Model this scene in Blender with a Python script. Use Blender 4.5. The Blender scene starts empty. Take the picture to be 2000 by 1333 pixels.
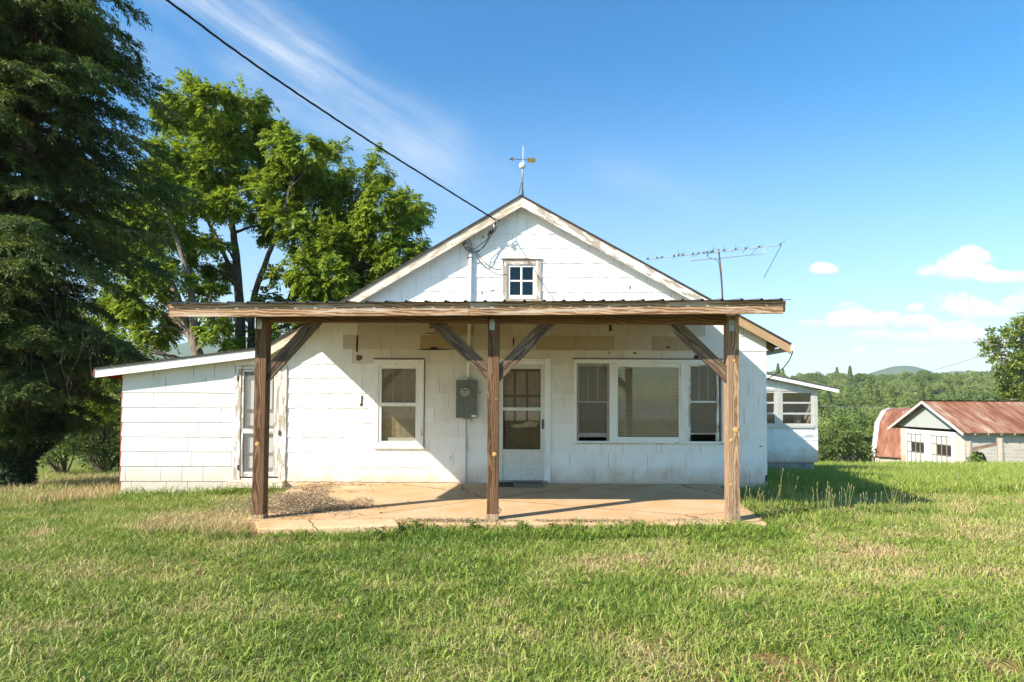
import bpy, bmesh, math, random
import numpy as np
from mathutils import Vector, Matrix, Euler

random.seed(7)
rng = np.random.default_rng(7)
scene = bpy.context.scene
COL = scene.collection

# ------------------------------------------------------------------ camera
F = 1150.0                      # focal length in pixels of the 2000 px wide photograph
AX_Y = 752.5                    # row of the optical axis (lens shift)
CAM = Vector((0.0, 0.0, 1.44))
PITCH, ROLL = math.radians(1.6), math.radians(0.25)
cd = bpy.data.cameras.new('camera')
cam = bpy.data.objects.new('camera', cd)
COL.objects.link(cam)
cd.sensor_width = 36.0
cd.lens = F / 2000.0 * 36.0
cd.shift_y = (AX_Y - 666.5) / 2000.0
cd.clip_end = 20000.0
cam.location = CAM
CROT = Matrix.Rotation(math.pi / 2 + PITCH, 3, 'X') @ Matrix.Rotation(ROLL, 3, 'Z')
cam.rotation_euler = CROT.to_euler()
scene.camera = cam


def U(px, py, Y):
    """world point at depth Y seen at pixel (px, py) of the photograph: how its sizes were measured"""
    d = CROT @ Vector(((px - 1000.0) / F, (AX_Y - py) / F, -1.0))
    return CAM + d * (Y / d.y)


# ------------------------------------------------------------------ sun, sky, exposure
SUNDIR = Vector((1.51, 1.0, -1.266)).normalized()      # the way the light travels
sl = bpy.data.lights.new('sun', 'SUN')
sl.energy = 5.0
sl.angle = math.radians(0.53)
sl.color = (1.0, 0.90, 0.75)
sun = bpy.data.objects.new('sun', sl)
COL.objects.link(sun)
sun.rotation_euler = SUNDIR.to_track_quat('-Z', 'Y').to_euler()
sun.location = (-20, -15, 20)
SUN_EL = math.asin(-SUNDIR.z)
SUN_AZ = math.atan2(-SUNDIR.x, -SUNDIR.y)

world = bpy.data.worlds.new('World')
scene.world = world
world.use_nodes = True
wt = world.node_tree
wt.nodes.clear()


def wn(kind, **kw):
    n = wt.nodes.new(kind)
    for k, v in kw.items():
        setattr(n, k, v)
    return n


def wmath(op, a, b=None, c=None, clamp=False):
    n = wn('ShaderNodeMath', operation=op, use_clamp=clamp)
    for i, v in enumerate((a, b, c)):
        if v is None:
            continue
        if isinstance(v, (int, float)):
            n.inputs[i].default_value = v
        else:
            wt.links.new(v, n.inputs[i])
    return n.outputs[0]


def wmap(v, a, b, c=0.0, d=1.0):
    n = wn('ShaderNodeMapRange', interpolation_type='SMOOTHSTEP')
    wt.links.new(v, n.inputs[0])
    for i, q in enumerate((a, b, c, d)):
        n.inputs[i + 1].default_value = q
    return n.outputs[0]


w_out = wn('ShaderNodeOutputWorld')
w_bg = wn('ShaderNodeBackground')
w_bg.inputs['Strength'].default_value = 0.10
w_sky = wn('ShaderNodeTexSky', sky_type='NISHITA')
w_sky.sun_disc = False
w_sky.sun_elevation = SUN_EL
w_sky.sun_rotation = SUN_AZ
w_sky.altitude = 400
w_sky.air_density = 1.0
w_sky.dust_density = 0.6
w_sky.ozone_density = 1.6
w_tc = wn('ShaderNodeTexCoord')
w_sep = wn('ShaderNodeSeparateXYZ')
wt.links.new(w_tc.outputs['Generated'], w_sep.inputs[0])
yy = wmath('MAXIMUM', w_sep.outputs[1], 0.02)
su = wmath('DIVIDE', w_sep.outputs[0], yy)
sv = wmath('DIVIDE', w_sep.outputs[2], yy)


def wnoise(x, y, sc, detail=6, rough=0.55, z=0.0, dist=0.0):
    cb = wn('ShaderNodeCombineXYZ')
    for i, q in enumerate((x, y)):
        wt.links.new(q, cb.inputs[i])
    cb.inputs[2].default_value = z
    n = wn('ShaderNodeTexNoise')
    n.inputs['Scale'].default_value = sc
    n.inputs['Detail'].default_value = detail
    n.inputs['Roughness'].default_value = rough
    n.inputs['Distortion'].default_value = dist
    wt.links.new(cb.outputs[0], n.inputs['Vector'])
    return n.outputs[0]


def wadd(a, b):
    return wmath('ADD', a, b)


# thin cirrus streaks: (u0, v0) -> (u1, v1), half width, strength
cirrus = None
for (u0, v0, u1, v1, hw, st, zz) in ((-0.60, 0.745, -0.02, 0.355, 0.060, 0.80, 1.0),
                                     (-0.46, 0.56, 0.02, 0.33, 0.05, 0.55, 2.0),
                                     (-0.70, 0.60, -0.42, 0.50, 0.06, 0.28, 3.0),
                                     (0.22, 0.385, 0.40, 0.33, 0.035, 0.30, 4.0),
                                     (-0.12, 0.36, -0.02, 0.33, 0.012, 0.16, 5.0)):
    L = math.hypot(u1 - u0, v1 - v0)
    ax, ay = (u1 - u0) / L, (v1 - v0) / L
    du = wmath('SUBTRACT', su, u0)
    dv = wmath('SUBTRACT', sv, v0)
    t = wadd(wmath('MULTIPLY', du, ax), wmath('MULTIPLY', dv, ay))
    w = wadd(wmath('MULTIPLY', du, -ay), wmath('MULTIPLY', dv, ax))
    tn = wmath('MULTIPLY', t, 0.12)
    wob = wmath('MULTIPLY', wmath('SUBTRACT', wnoise(t, w, 5.0, 4, 0.6, zz), 0.5), hw * 1.6)
    ww = wadd(w, wob)
    fade_w = wmap(wmath('ABSOLUTE', ww), 0.0, hw * 1.5, 1.0, 0.0)
    fade_t = wmath('MULTIPLY', wmap(t, -0.14, 0.02), wmap(t, L - 0.22, L + 0.02, 1.0, 0.0))
    fib = wmap(wnoise(tn, w, 24.0, 7, 0.62, zz, 0.3), 0.30, 0.74, 0.22, 1.0)
    soft = wmap(wnoise(t, w, 6.0, 3, 0.5, zz + 9), 0.3, 0.7, 0.62, 1.0)
    m = wmath('MULTIPLY', wmath('MULTIPLY', fade_w, fade_t), wmath('MULTIPLY', wmath('MULTIPLY', fib, soft), st))
    cirrus = m if cirrus is None else wmath('MAXIMUM', cirrus, m)

# fair-weather cumulus low in the east: centre u, v, half width, half height
nz = wmath('SUBTRACT', wnoise(su, sv, 30.0, 8, 0.62, 3.0), 0.5)
nz2 = wmath('SUBTRACT', wnoise(su, sv, 9.0, 4, 0.55, 8.0), 0.5)
cum = None
lit = None


def PX(a, b):
    return ((a - 1000.0) / F, (785.0 - b) / F)


for (cx, cy, rw, rh, op) in ((1610, 524, 30, 12, .9), (1870, 524, 72, 26, 1.), (1905, 500, 45, 18, 1.), (1975, 540, 60, 13, .8),
                             (1680, 627, 66, 20, 1.), (1735, 622, 40, 14, .9), (1890, 600, 66, 24, 1.), (1935, 608, 70, 14, .8),
                             (1795, 628, 50, 15, .85), (1870, 636, 46, 12, .7), (1590, 632, 30, 9, .6), (1660, 597, 26, 8, .5),
                             (1790, 600, 22, 11, .8), (1705, 655, 60, 11, .7), (1790, 660, 40, 11, .8), (1880, 655, 62, 18, .95),
                             (1960, 668, 60, 12, .7), (1680, 685, 18, 9, .75), (1790, 690, 62, 10, .6), (1900, 690, 50, 9, .6),
                             (1610, 690, 30, 8, .35), (1990, 590, 40, 14, .7), (2090, 560, 80, 30, .9), (2200, 620, 90, 30, .9),
                             (520, 290, 46, 12, .35), (420, 200, 60, 14, .3)):
    u, v = PX(cx, cy)
    rw, rh = rw * 1.22, rh * 1.2
    a = wmath('MULTIPLY', wmath('SUBTRACT', su, u), F / rw)
    dv = wmath('SUBTRACT', sv, v)
    up = wmath('MULTIPLY', wmath('MAXIMUM', dv, 0.0), F / (rh * 1.25))
    dn = wmath('MULTIPLY', wmath('MINIMUM', dv, 0.0), F / (rh * 0.7))
    r2 = wadd(wadd(wmath('MULTIPLY', a, a), wmath('MULTIPLY', up, up)), wmath('MULTIPLY', dn, dn))
    f = wadd(wmath('SUBTRACT', 1.0, r2), wmath('MULTIPLY', nz, 2.6))
    f = wadd(f, wmath('MULTIPLY', nz2, 1.6))
    m = wmap(f, -0.05, 0.62, 0.0, min(1.0, op * 1.1))
    cum = m if cum is None else wmath('MAXIMUM', cum, m)
    l = wmap(wadd(wmath('MULTIPLY', dv, F / rh), wmath('MULTIPLY', nz, 1.6)), -0.9, 0.6)
    l = wmath('MULTIPLY', l, m)
    lit = l if lit is None else wmath('MAXIMUM', lit, l)

haze_v = wmath('MULTIPLY', wmap(sv, -0.03, 0.60, 0.62, 0.0), 1.0)
mix0 = wn('ShaderNodeMix', data_type='RGBA')
wt.links.new(haze_v, mix0.inputs[0])
hsv = wn('ShaderNodeHueSaturation')
hsv.inputs['Saturation'].default_value = 1.42
hsv.inputs['Value'].default_value = 1.0
wt.links.new(w_sky.outputs[0], hsv.inputs['Color'])
tint = wn('ShaderNodeMix', data_type='RGBA', blend_type='MULTIPLY')
tint.inputs[0].default_value = 1.0
wt.links.new(hsv.outputs[0], tint.inputs[6])
tint.inputs[7].default_value = (1.28, 1.37, 1.26, 1)
wt.links.new(tint.outputs[2], mix0.inputs[6])
mix0.inputs[7].default_value = (3.5, 4.4, 5.1, 1)
mix1 = wn('ShaderNodeMix', data_type='RGBA')
wt.links.new(cirrus, mix1.inputs[0])
wt.links.new(mix0.outputs[2], mix1.inputs[6])
mix1.inputs[7].default_value = (4.2, 4.7, 5.3, 1)
ccol = wn('ShaderNodeMix', data_type='RGBA')
wt.links.new(lit, ccol.inputs[0])
ccol.inputs[6].default_value = (4.0, 4.35, 4.8, 1)
ccol.inputs[7].default_value = (6.3, 6.25, 6.2, 1)
mix2 = wn('ShaderNodeMix', data_type='RGBA')
wt.links.new(cum, mix2.inputs[0])
wt.links.new(mix1.outputs[2], mix2.inputs[6])
wt.links.new(ccol.outputs[2], mix2.inputs[7])
wt.links.new(mix2.outputs[2], w_bg.inputs['Color'])
wt.links.new(w_bg.outputs[0], w_out.inputs['Surface'])

scene.view_settings.view_transform = 'Standard'
scene.view_settings.look = 'None'
scene.view_settings.gamma = 1.0
scene.view_settings.use_curve_mapping = False
scene.view_settings.exposure = 1.02
scene.render.engine = 'CYCLES'
scene.cycles.max_bounces = 7
scene.cycles.transparent_max_bounces = 12


# ------------------------------------------------------------------ node helpers
class Mat:
    def __init__(self, name, rough=0.85, spec=0.25):
        self.m = bpy.data.materials.new(name)
        self.m.use_nodes = True
        self.t = self.m.node_tree
        self.b = self.t.nodes['Principled BSDF']
        self.out = self.t.nodes['Material Output']
        self.b.inputs['Roughness'].default_value = rough
        self.b.inputs['Specular IOR Level'].default_value = spec

    def n(self, kind, **kw):
        q = self.t.nodes.new(kind)
        for k, v in kw.items():
            setattr(q, k, v)
        return q

    def put(self, sock, v):
        if v is None:
            return
        if hasattr(v, 'is_output'):
            self.t.links.new(v, sock)
        elif isinstance(v, (tuple, list)):
            sock.default_value = tuple(v) + ((1.0,) if len(v) == 3 and sock.type == 'RGBA' else ())
        else:
            sock.default_value = v

    def math(self, op, a, b=None, clamp=False):
        q = self.n('ShaderNodeMath', operation=op, use_clamp=clamp)
        self.put(q.inputs[0], a)
        self.put(q.inputs[1], b)
        return q.outputs[0]

    def mix(self, f, a, b, blend='MIX'):
        q = self.n('ShaderNodeMix', data_type='RGBA', blend_type=blend)
        self.put(q.inputs[0], f)
        self.put(q.inputs[6], a)
        self.put(q.inputs[7], b)
        return q.outputs[2]

    def ramp(self, v, stops, interp='LINEAR'):
        q = self.n('ShaderNodeValToRGB')
        q.color_ramp.interpolation = interp
        els = q.color_ramp.elements
        while len(els) < len(stops):
            els.new(0.5)
        for e, (p, c) in zip(els, stops):
            e.position = p
            e.color = tuple(c) + (1.0,) if len(c) == 3 else c
        self.put(q.inputs[0], v)
        return q.outputs[0]

    def rng(self, v, a, b, c=0.0, d=1.0):
        q = self.n('ShaderNodeMapRange', interpolation_type='SMOOTHSTEP')
        self.put(q.inputs[0], v)
        for i, x in enumerate((a, b, c, d)):
            q.inputs[i + 1].default_value = x
        return q.outputs[0]

    def pos(self):
        return self.n('ShaderNodeNewGeometry').outputs['Position']

    def island(self):
        return self.n('ShaderNodeNewGeometry').outputs['Random Per Island']

    def attr(self, name, out='Vector'):
        return self.n('ShaderNodeAttribute', attribute_name=name).outputs[out]

    def vmap(self, v, scale=(1, 1, 1), loc=(0, 0, 0), rot=(0, 0, 0)):
        q = self.n('ShaderNodeMapping')
        self.put(q.inputs[0], v)
        q.inputs['Location'].default_value = loc
        q.inputs['Rotation'].default_value = rot
        q.inputs['Scale'].default_value = scale
        return q.outputs[0]

    def noise(self, v, sc=5.0, det=4, rough=0.55, dist=0.0):
        q = self.n('ShaderNodeTexNoise')
        self.put(q.inputs['Vector'], v)
        q.inputs['Scale'].default_value = sc
        q.inputs['Detail'].default_value = det
        q.inputs['Roughness'].default_value = rough
        q.inputs['Distortion'].default_value = dist
        return q.outputs[0]

    def sep(self, v):
        q = self.n('ShaderNodeSeparateXYZ')
        self.put(q.inputs[0], v)
        return q.outputs

    def color(self, v):
        self.put(self.b.inputs['Base Color'], v)
        return self

    def rough(self, v):
        self.put(self.b.inputs['Roughness'], v)

    def bump(self, h, strength=0.4, dist=0.01):
        q = self.n('ShaderNodeBump')
        q.inputs['Strength'].default_value = strength
        q.inputs['Distance'].default_value = dist
        self.put(q.inputs['Height'], h)
        self.t.links.new(q.outputs[0], self.b.inputs['Normal'])


M = {}


def simple(name, col, rough=0.8, metal=0.0, var=0.12, sc=14.0, bump=0.0):
    m = Mat(name, rough)
    p = m.pos()
    nz = m.noise(p, sc, 5)
    lo = tuple(c * (1 - var) for c in col)
    hi = tuple(min(1, c * (1 + var)) for c in col)
    m.color(m.ramp(nz, ((0.3, lo), (0.7, hi))))
    m.b.inputs['Metallic'].default_value = metal
    if bump:
        m.bump(nz, bump, 0.01)
    M[name] = m.m
    return m


# painted shingle siding: per-shingle tint in 'tone' (0 white .. 1 tan: bare shingles, and warm porch bounce painted in), dirt, splash stains near the ground
m = Mat('white_siding', 0.7)
p = m.pos()
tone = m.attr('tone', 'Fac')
isl = m.island()
white = m.mix(isl, (0.80, 0.80, 0.785), (0.84, 0.835, 0.82))
dirt = m.rng(m.noise(m.vmap(p, (2.2, 1, 0.7)), 2.2, 8, 0.65), 0.47, 0.72)
white = m.mix(m.math('MULTIPLY', dirt, 0.36), white, (0.50, 0.45, 0.38))
fine = m.rng(m.noise(m.vmap(p, (90, 90, 5)), 1.0, 3), 0.3, 0.75, 0.0, 0.10)
white = m.mix(fine, white, (0.55, 0.53, 0.49))
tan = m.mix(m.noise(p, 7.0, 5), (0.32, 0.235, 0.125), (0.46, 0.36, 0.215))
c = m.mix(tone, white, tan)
z = m.sep(p)[2]
low = m.rng(m.math('ADD', z, m.math('MULTIPLY', m.noise(p, 2.6, 7, 0.68), 0.75)), 0.28, 0.80, 1.0, 0.0)
c = m.mix(m.math('MULTIPLY', low, 0.7), c, (0.47, 0.29, 0.145))
xw = m.sep(p)[0]
wing = m.math('MULTIPLY', m.rng(xw, -4.2, -3.9, 1.0, 0.0), m.rng(m.math('ADD', z, m.math('MULTIPLY', m.noise(m.vmap(p, (1.2, 1, 2.0)), 1.6, 7, 0.66), 1.6)), 0.7, 1.35, 1.0, 0.0))
c = m.mix(m.math('MULTIPLY', wing, 0.5), c, (0.47, 0.41, 0.33))
spot = m.rng(m.noise(m.vmap(p, (1, 1, 0.5)), 10.0, 6, 0.7), 0.66, 0.74)
c = m.mix(m.math('MULTIPLY', spot, 0.55), c, (0.30, 0.25, 0.19))
wg = m.rng(xw, -4.15, -4.05, 1.0, 0.0)
c = m.mix(m.math('MULTIPLY', wg, 0.5), c, (0.52, 0.50, 0.465))
m.color(c)
m.bump(m.noise(m.vmap(p, (60, 60, 8)), 1.0, 3), 0.15, 0.004)
M['siding'] = m.m


def paint(name, base, wood, amount, scl=(1, 1, 1), rough=0.65):
    """old paint flaking off boards; 'gc' runs along each board"""
    m = Mat(name, rough)
    g = m.attr('gc')
    n1 = m.noise(m.vmap(g, (3.5, 22, 22)), 1.0, 7, 0.7)
    n2 = m.noise(m.vmap(g, (1.2, 3, 3)), 1.0, 3)
    f = m.rng(m.math('ADD', n1, m.math('MULTIPLY', n2, 0.5)), amount, amount + 0.07)
    grain = m.noise(m.vmap(g, (4, 120, 120)), 1.0, 4)
    wd = m.mix(grain, tuple(c * 0.55 for c in wood), tuple(min(1, c * 1.35) for c in wood))
    dirty = m.mix(m.rng(m.noise(m.vmap(g, (2, 8, 8)), 1.0, 6, .65), .45, .8), base, tuple(c * 0.8 for c in base))
    m.color(m.mix(f, dirty, wd))
    m.bump(m.math('ADD', grain, m.math('MULTIPLY', f, -1.5)), 0.3, 0.004)
    M[name] = m.m


paint('trim_white', (0.80, 0.79, 0.77), (0.36, 0.30, 0.24), 0.90)
paint('trim_peeling', (0.76, 0.735, 0.69), (0.38, 0.32, 0.26), 0.73)
paint('trim_flaked', (0.72, 0.70, 0.66), (0.36, 0.29, 0.23), 0.66)
paint('rake_tan', (0.66, 0.58, 0.48), (0.44, 0.36, 0.27), 0.74)
paint('rake_bare', (0.60, 0.52, 0.42), (0.42, 0.28, 0.16), 0.45)


def timber(name, dark, mid, light, ring=9.0, worn=0.0, wear=(0.55, 0.45, 0.36)):
    m = Mat(name, 0.8, 0.2)
    g = m.attr('gc')
    gx, gy, gd = m.sep(g)
    wob = m.noise(m.vmap(g, (2.2, 7, 7)), 1.0, 4, 0.55)
    a_ = m.math('ADD', gy, m.math('MULTIPLY', m.math('SUBTRACT', m.noise(m.vmap(g, (0.9, 0.1, 0.1)), 1.0, 2), 0.5), 0.16))
    ph = m.math('ADD', m.math('MULTIPLY', m.math('MULTIPLY', a_, a_), 55.0 * ring), m.math('MULTIPLY', gx, 1.1))
    ph = m.math('ADD', ph, m.math('ADD', m.math('MULTIPLY', wob, 3.4), m.math('MULTIPLY', gd, 30.0)))
    wv = m.math('ADD', m.math('MULTIPLY', m.math('SINE', m.math('MULTIPLY', ph, 6.2832)), 0.5), 0.5)
    fib = m.noise(m.vmap(g, (3.5, 130, 130)), 1.0, 4, 0.6)
    big = m.noise(m.vmap(g, (1.6, 9, 9)), 1.0, 4, 0.6)
    v = m.math('ADD', m.math('MULTIPLY', wv, 0.36), m.math('ADD', m.math('MULTIPLY', fib, 0.38), m.math('MULTIPLY', big, 0.48)))
    c = m.ramp(v, ((0.28, dark), (0.55, mid), (0.85, light)))
    crack = m.rng(m.noise(m.vmap(g, (1.1, 42, 42)), 1.0, 3, 0.5), 0.66, 0.71)
    c = m.mix(m.math('MULTIPLY', crack, 0.8), c, tuple(q * 0.35 for q in dark))
    if worn:
        f = m.rng(m.math('ADD', m.noise(m.vmap(g, (1.5, 30, 30)), 1.0, 5), m.math('MULTIPLY', big, 0.4)), 1.0 - worn, 1.12 - worn)
        c = m.mix(f, c, wear)
    m.color(c)
    m.bump(m.math('SUBTRACT', v, crack), 0.55, 0.006)
    M[name] = m.m


timber('post_wood', (0.032, 0.016, 0.009), (0.108, 0.057, 0.030), (0.205, 0.122, 0.070), 7)
timber('pale_post_wood', (0.08, 0.042, 0.024), (0.25, 0.15, 0.09), (0.43, 0.31, 0.21), 9, 0.16)
timber('brace_wood', (0.030, 0.019, 0.013), (0.088, 0.058, 0.039), (0.24, 0.17, 0.12), 9, 0.14)
timber('beam_wood', (0.07, 0.03, 0.014), (0.17, 0.085, 0.04), (0.26, 0.15, 0.08), 7)
timber('fascia_wood', (0.075, 0.033, 0.017), (0.25, 0.14, 0.075), (0.48, 0.33, 0.21), 7, 0.27, (0.45, 0.37, 0.30))
timber('knot_wood', (0.25, 0.12, 0.04), (0.55, 0.33, 0.11), (0.7, 0.48, 0.2), 30)
timber('foot_wood', (0.16, 0.105, 0.065), (0.27, 0.19, 0.125), (0.40, 0.31, 0.22), 8)
timber('grey_wood', (0.16, 0.14, 0.11), (0.34, 0.30, 0.25), (0.5, 0.46, 0.39), 8)
timber('sill_wood', (0.30, 0.23, 0.16), (0.55, 0.45, 0.34), (0.72, 0.63, 0.52), 8, 0.3, (.72, .68, .6))

simple('roof_shingle', (0.055, 0.05, 0.048), 0.95, 0, 0.35, 30)
simple('galvanised', (0.30, 0.32, 0.30), 0.45, 0.8, 0.35, 40)
simple('porch_metal', (0.16, 0.15, 0.15), 0.55, 0.6, 0.3, 9)
simple('meter_grey', (0.135, 0.142, 0.130), 0.5, 0.1, 0.12, 12)
simple('conduit_grey', (0.30, 0.295, 0.27), 0.55, 0.2, 0.2, 20)
simple('conduit_white', (0.72, 0.72, 0.70), 0.55, 0.0, 0.1, 20)
simple('cable_black', (0.018, 0.018, 0.02), 0.6, 0, 0.2, 60)
simple('cable_grey', (0.10, 0.10, 0.10), 0.6, 0, 0.2, 60)
simple('aluminium', (0.56, 0.55, 0.52), 0.5, 0.35, 0.12, 20)
simple('blind_white', (0.60, 0.52, 0.39), 0.7, 0, 0.1, 8)
simple('sash_brown', (0.30, 0.27, 0.245), 0.7, 0, 0.2, 20)
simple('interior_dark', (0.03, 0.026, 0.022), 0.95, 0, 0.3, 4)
simple('rubber_mat', (0.05, 0.048, 0.045), 0.95, 0, 0.4, 60, 0.5)
simple('grey_mat', (0.16, 0.15, 0.135), 0.95, 0, 0.35, 70, 0.5)
simple('red_paint', (0.36, 0.075, 0.04), 0.7, 0, 0.25, 12)
simple('white_glass_ball', (0.82, 0.82, 0.80), 0.18, 0, 0.03, 5)
simple('vane_yellow', (0.17, 0.14, 0.03), 0.5, 0.2, 0.25, 40)
simple('rust_steel', (0.13, 0.075, 0.06), 0.7, 0.4, 0.35, 40)
simple('antenna_alu', (0.62, 0.62, 0.62), 0.4, 0.6, 0.15, 30)
simple('curtain', (0.42, 0.35, 0.25), 0.9, 0, 0.25, 14)
simple('broken_brown', (0.16, 0.085, 0.045), 0.9, 0, 0.5, 40)
simple('crack_dark', (0.05, 0.035, 0.025), 0.95, 0, 0.4, 40)
simple('garage_white', (0.60, 0.59, 0.57), 0.7, 0, 0.06, 3)
simple('garage_line', (0.20, 0.17, 0.13), 0.8, 0, 0.2, 4)
simple('black_stuff', (0.02, 0.02, 0.024), 0.7, 0, 0.4, 12)
simple('foundation', (0.33, 0.30, 0.26), 0.95, 0, 0.25, 7, 0.4)
simple('seed_stalk', (0.20, 0.21, 0.075), 0.9, 0, 0.2, 20)
simple('seed_head', (0.26, 0.23, 0.11), 0.9, 0, 0.2, 30)

# brown inner door with flaking white
m = Mat('brown_door', 0.75)
p = m.pos()
f = m.rng(m.noise(m.vmap(p, (1, 1, 2.2)), 9.0, 7, 0.7), 0.62, 0.68)
m.color(m.mix(m.math('MULTIPLY', f, 0.6), m.mix(m.noise(m.vmap(p, (30, 30, 2)), 1.0), (0.05, 0.027, 0.018), (0.11, 0.065, 0.045)), (0.34, 0.31, 0.28)))
M['brown_door'] = m.m


def glass(name, tint, refl):
    m = Mat(name)
    t = m.t
    tr = m.n('ShaderNodeBsdfTransparent')
    tr.inputs[0].default_value = tuple(tint) + (1,)
    gl = m.n('ShaderNodeBsdfGlossy')
    gl.inputs['Roughness'].default_value = 0.03
    gl.inputs[0].default_value = (1, 1, 1, 1)
    lw = m.n('ShaderNodeLayerWeight')
    lw.inputs[0].default_value = 0.12
    f = m.math('ADD', m.math('MULTIPLY', lw.outputs['Fresnel'], 0.5), refl, True)
    mx = m.n('ShaderNodeMixShader')
    m.put(mx.inputs[0], f)
    t.links.new(tr.outputs[0], mx.inputs[1])
    t.links.new(gl.outputs[0], mx.inputs[2])
    t.links.new(mx.outputs[0], m.out.inputs[0])
    M[name] = m.m


glass('glass', (0.76, 0.74, 0.68), 0.05)
glass('attic_glass', (0.5, 0.52, 0.5), 0.05)


def screen(name, col, cover):
    """woven insect screen: part thread, part gap"""
    m = Mat(name)
    t = m.t
    tr = m.n('ShaderNodeBsdfTransparent')
    df = m.n('ShaderNodeBsdfDiffuse')
    df.inputs[0].default_value = tuple(col) + (1,)
    mx = m.n('ShaderNodeMixShader')
    m.put(mx.inputs[0], cover)
    t.links.new(tr.outputs[0], mx.inputs[1])
    t.links.new(df.outputs[0], mx.inputs[2])
    t.links.new(mx.outputs[0], m.out.inputs[0])
    M[name] = m.m


screen('insect_screen', (0.19, 0.165, 0.13), 0.46)
screen('door_screen', (0.30, 0.29, 0.27), 0.38)

# concrete stained by red clay
m = Mat('patio_concrete', 0.92)
p = m.pos()
n1 = m.noise(p, 1.3, 7, 0.6)
n2 = m.noise(p, 24.0, 5, 0.6)
c = m.mix(m.rng(n1, 0.35, 0.68), (0.55, 0.345, 0.17), (0.585, 0.435, 0.275))
c = m.mix(m.rng(m.noise(p, 3.1, 6, 0.65), 0.5, 0.75, 0, 0.5), c, (0.44, 0.28, 0.10))
c = m.mix(m.rng(n2, 0.3, 0.75, 0.0, 0.3), c, (0.32, 0.22, 0.13))
vo = m.n('ShaderNodeTexVoronoi', feature='DISTANCE_TO_EDGE')
jit = m.n('ShaderNodeTexNoise')
jit.inputs['Scale'].default_value = 2.5
jit.inputs['Detail'].default_value = 6
m.put(jit.inputs['Vector'], p)
m.put(vo.inputs['Vector'], m.mix(0.18, p, jit.outputs[1]))
vo.inputs['Scale'].default_value = 0.42
crk = m.rng(vo.outputs[0], 0.0015, 0.006, 1.0, 0.0)
c = m.mix(m.math('MULTIPLY', crk, 0.8), c, (0.10, 0.06, 0.035))
grit = m.rng(m.noise(p, 75.0, 4, 0.7), 0.60, 0.70)
c = m.mix(m.math('MULTIPLY', grit, 0.5), c, (0.20, 0.13, 0.08))
pale = m.rng(m.noise(p, 6.0, 7, 0.7), 0.58, 0.70)
c = m.mix(m.math('MULTIPLY', pale, 0.5), c, (0.60, 0.50, 0.38))
m.color(c)
m.bump(m.math('SUBTRACT', n2, crk), 0.4, 0.006)
M['patio'] = m.m
simple('concrete_edge', (0.47, 0.40, 0.32), 0.95, 0, 0.25, 9, 0.4)

# galvanised steel gone rusty; 'gc' x runs up the slope
def rusty(name):
    m = Mat(name, 0.75, 0.2)
    g = m.attr('gc')
    streak = m.noise(m.vmap(g, (0.25, 1.2, 1)), 1.0, 6, 0.6)
    fine = m.noise(m.vmap(g, (1.0, 7, 1)), 1.0, 7, 0.7)
    big = m.noise(m.vmap(g, (0.25, 0.3, 1)), 1.0, 3)
    v = m.math('ADD', m.math('MULTIPLY', streak, 0.42), m.math('ADD', m.math('MULTIPLY', fine, 0.43), m.math('MULTIPLY', big, 0.3)))
    c = m.ramp(v, ((0.44, (0.12, 0.040, 0.022)), (0.54, (0.20, 0.078, 0.045)), (0.61, (0.27, 0.135, 0.085)), (0.68, (0.40, 0.31, 0.23))))
    m.color(c)
    M[name] = m.m


rusty('rust_roof')
m = Mat('weathered_tin', 0.6, 0.3)
g = m.attr('gc')
m.color(m.mix(m.noise(m.vmap(g, (0.3, 3, 1)), 1.0, 4), (0.33, 0.355, 0.345), (0.40, 0.42, 0.41)))
M['weathered_tin'] = m.m
m = Mat('pale_tin', 0.6, 0.3)
g = m.attr('gc')
m.color(m.mix(m.noise(m.vmap(g, (0.6, 3, 1)), 1.0, 6, .7), (0.34, 0.33, 0.35), (0.48, 0.46, 0.48)))
M['pale_tin'] = m.m

m = Mat('block_wall', 0.95, 0.15)
g = m.attr('gc')
br = m.n('ShaderNodeTexBrick')
m.put(br.inputs['Vector'], m.vmap(g, (1, 1, 1)))
br.inputs['Color1'].default_value = (0.42, 0.39, 0.34, 1)
br.inputs['Color2'].default_value = (0.50, 0.46, 0.41, 1)
br.inputs['Mortar'].default_value = (0.60, 0.56, 0.50, 1)
br.inputs['Scale'].default_value = 1.0
br.inputs['Mortar Size'].default_value = 0.012
br.inputs['Brick Width'].default_value = 0.42
br.inputs['Row Height'].default_value = 0.21
n = m.noise(g, 2.0, 6, .65)
c = m.mix(m.rng(n, .4, .75, 0, .4), br.outputs[0], (0.33, 0.29, 0.24))
gz_ = m.sep(g)[1]
c = m.mix(m.rng(m.math('ADD', gz_, m.math('MULTIPLY', n, .5)), 0.65, 1.0, 0.75, 0.0), c, (0.60, 0.32, 0.17))
m.color(c)
M['block_wall'] = m.m


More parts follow.
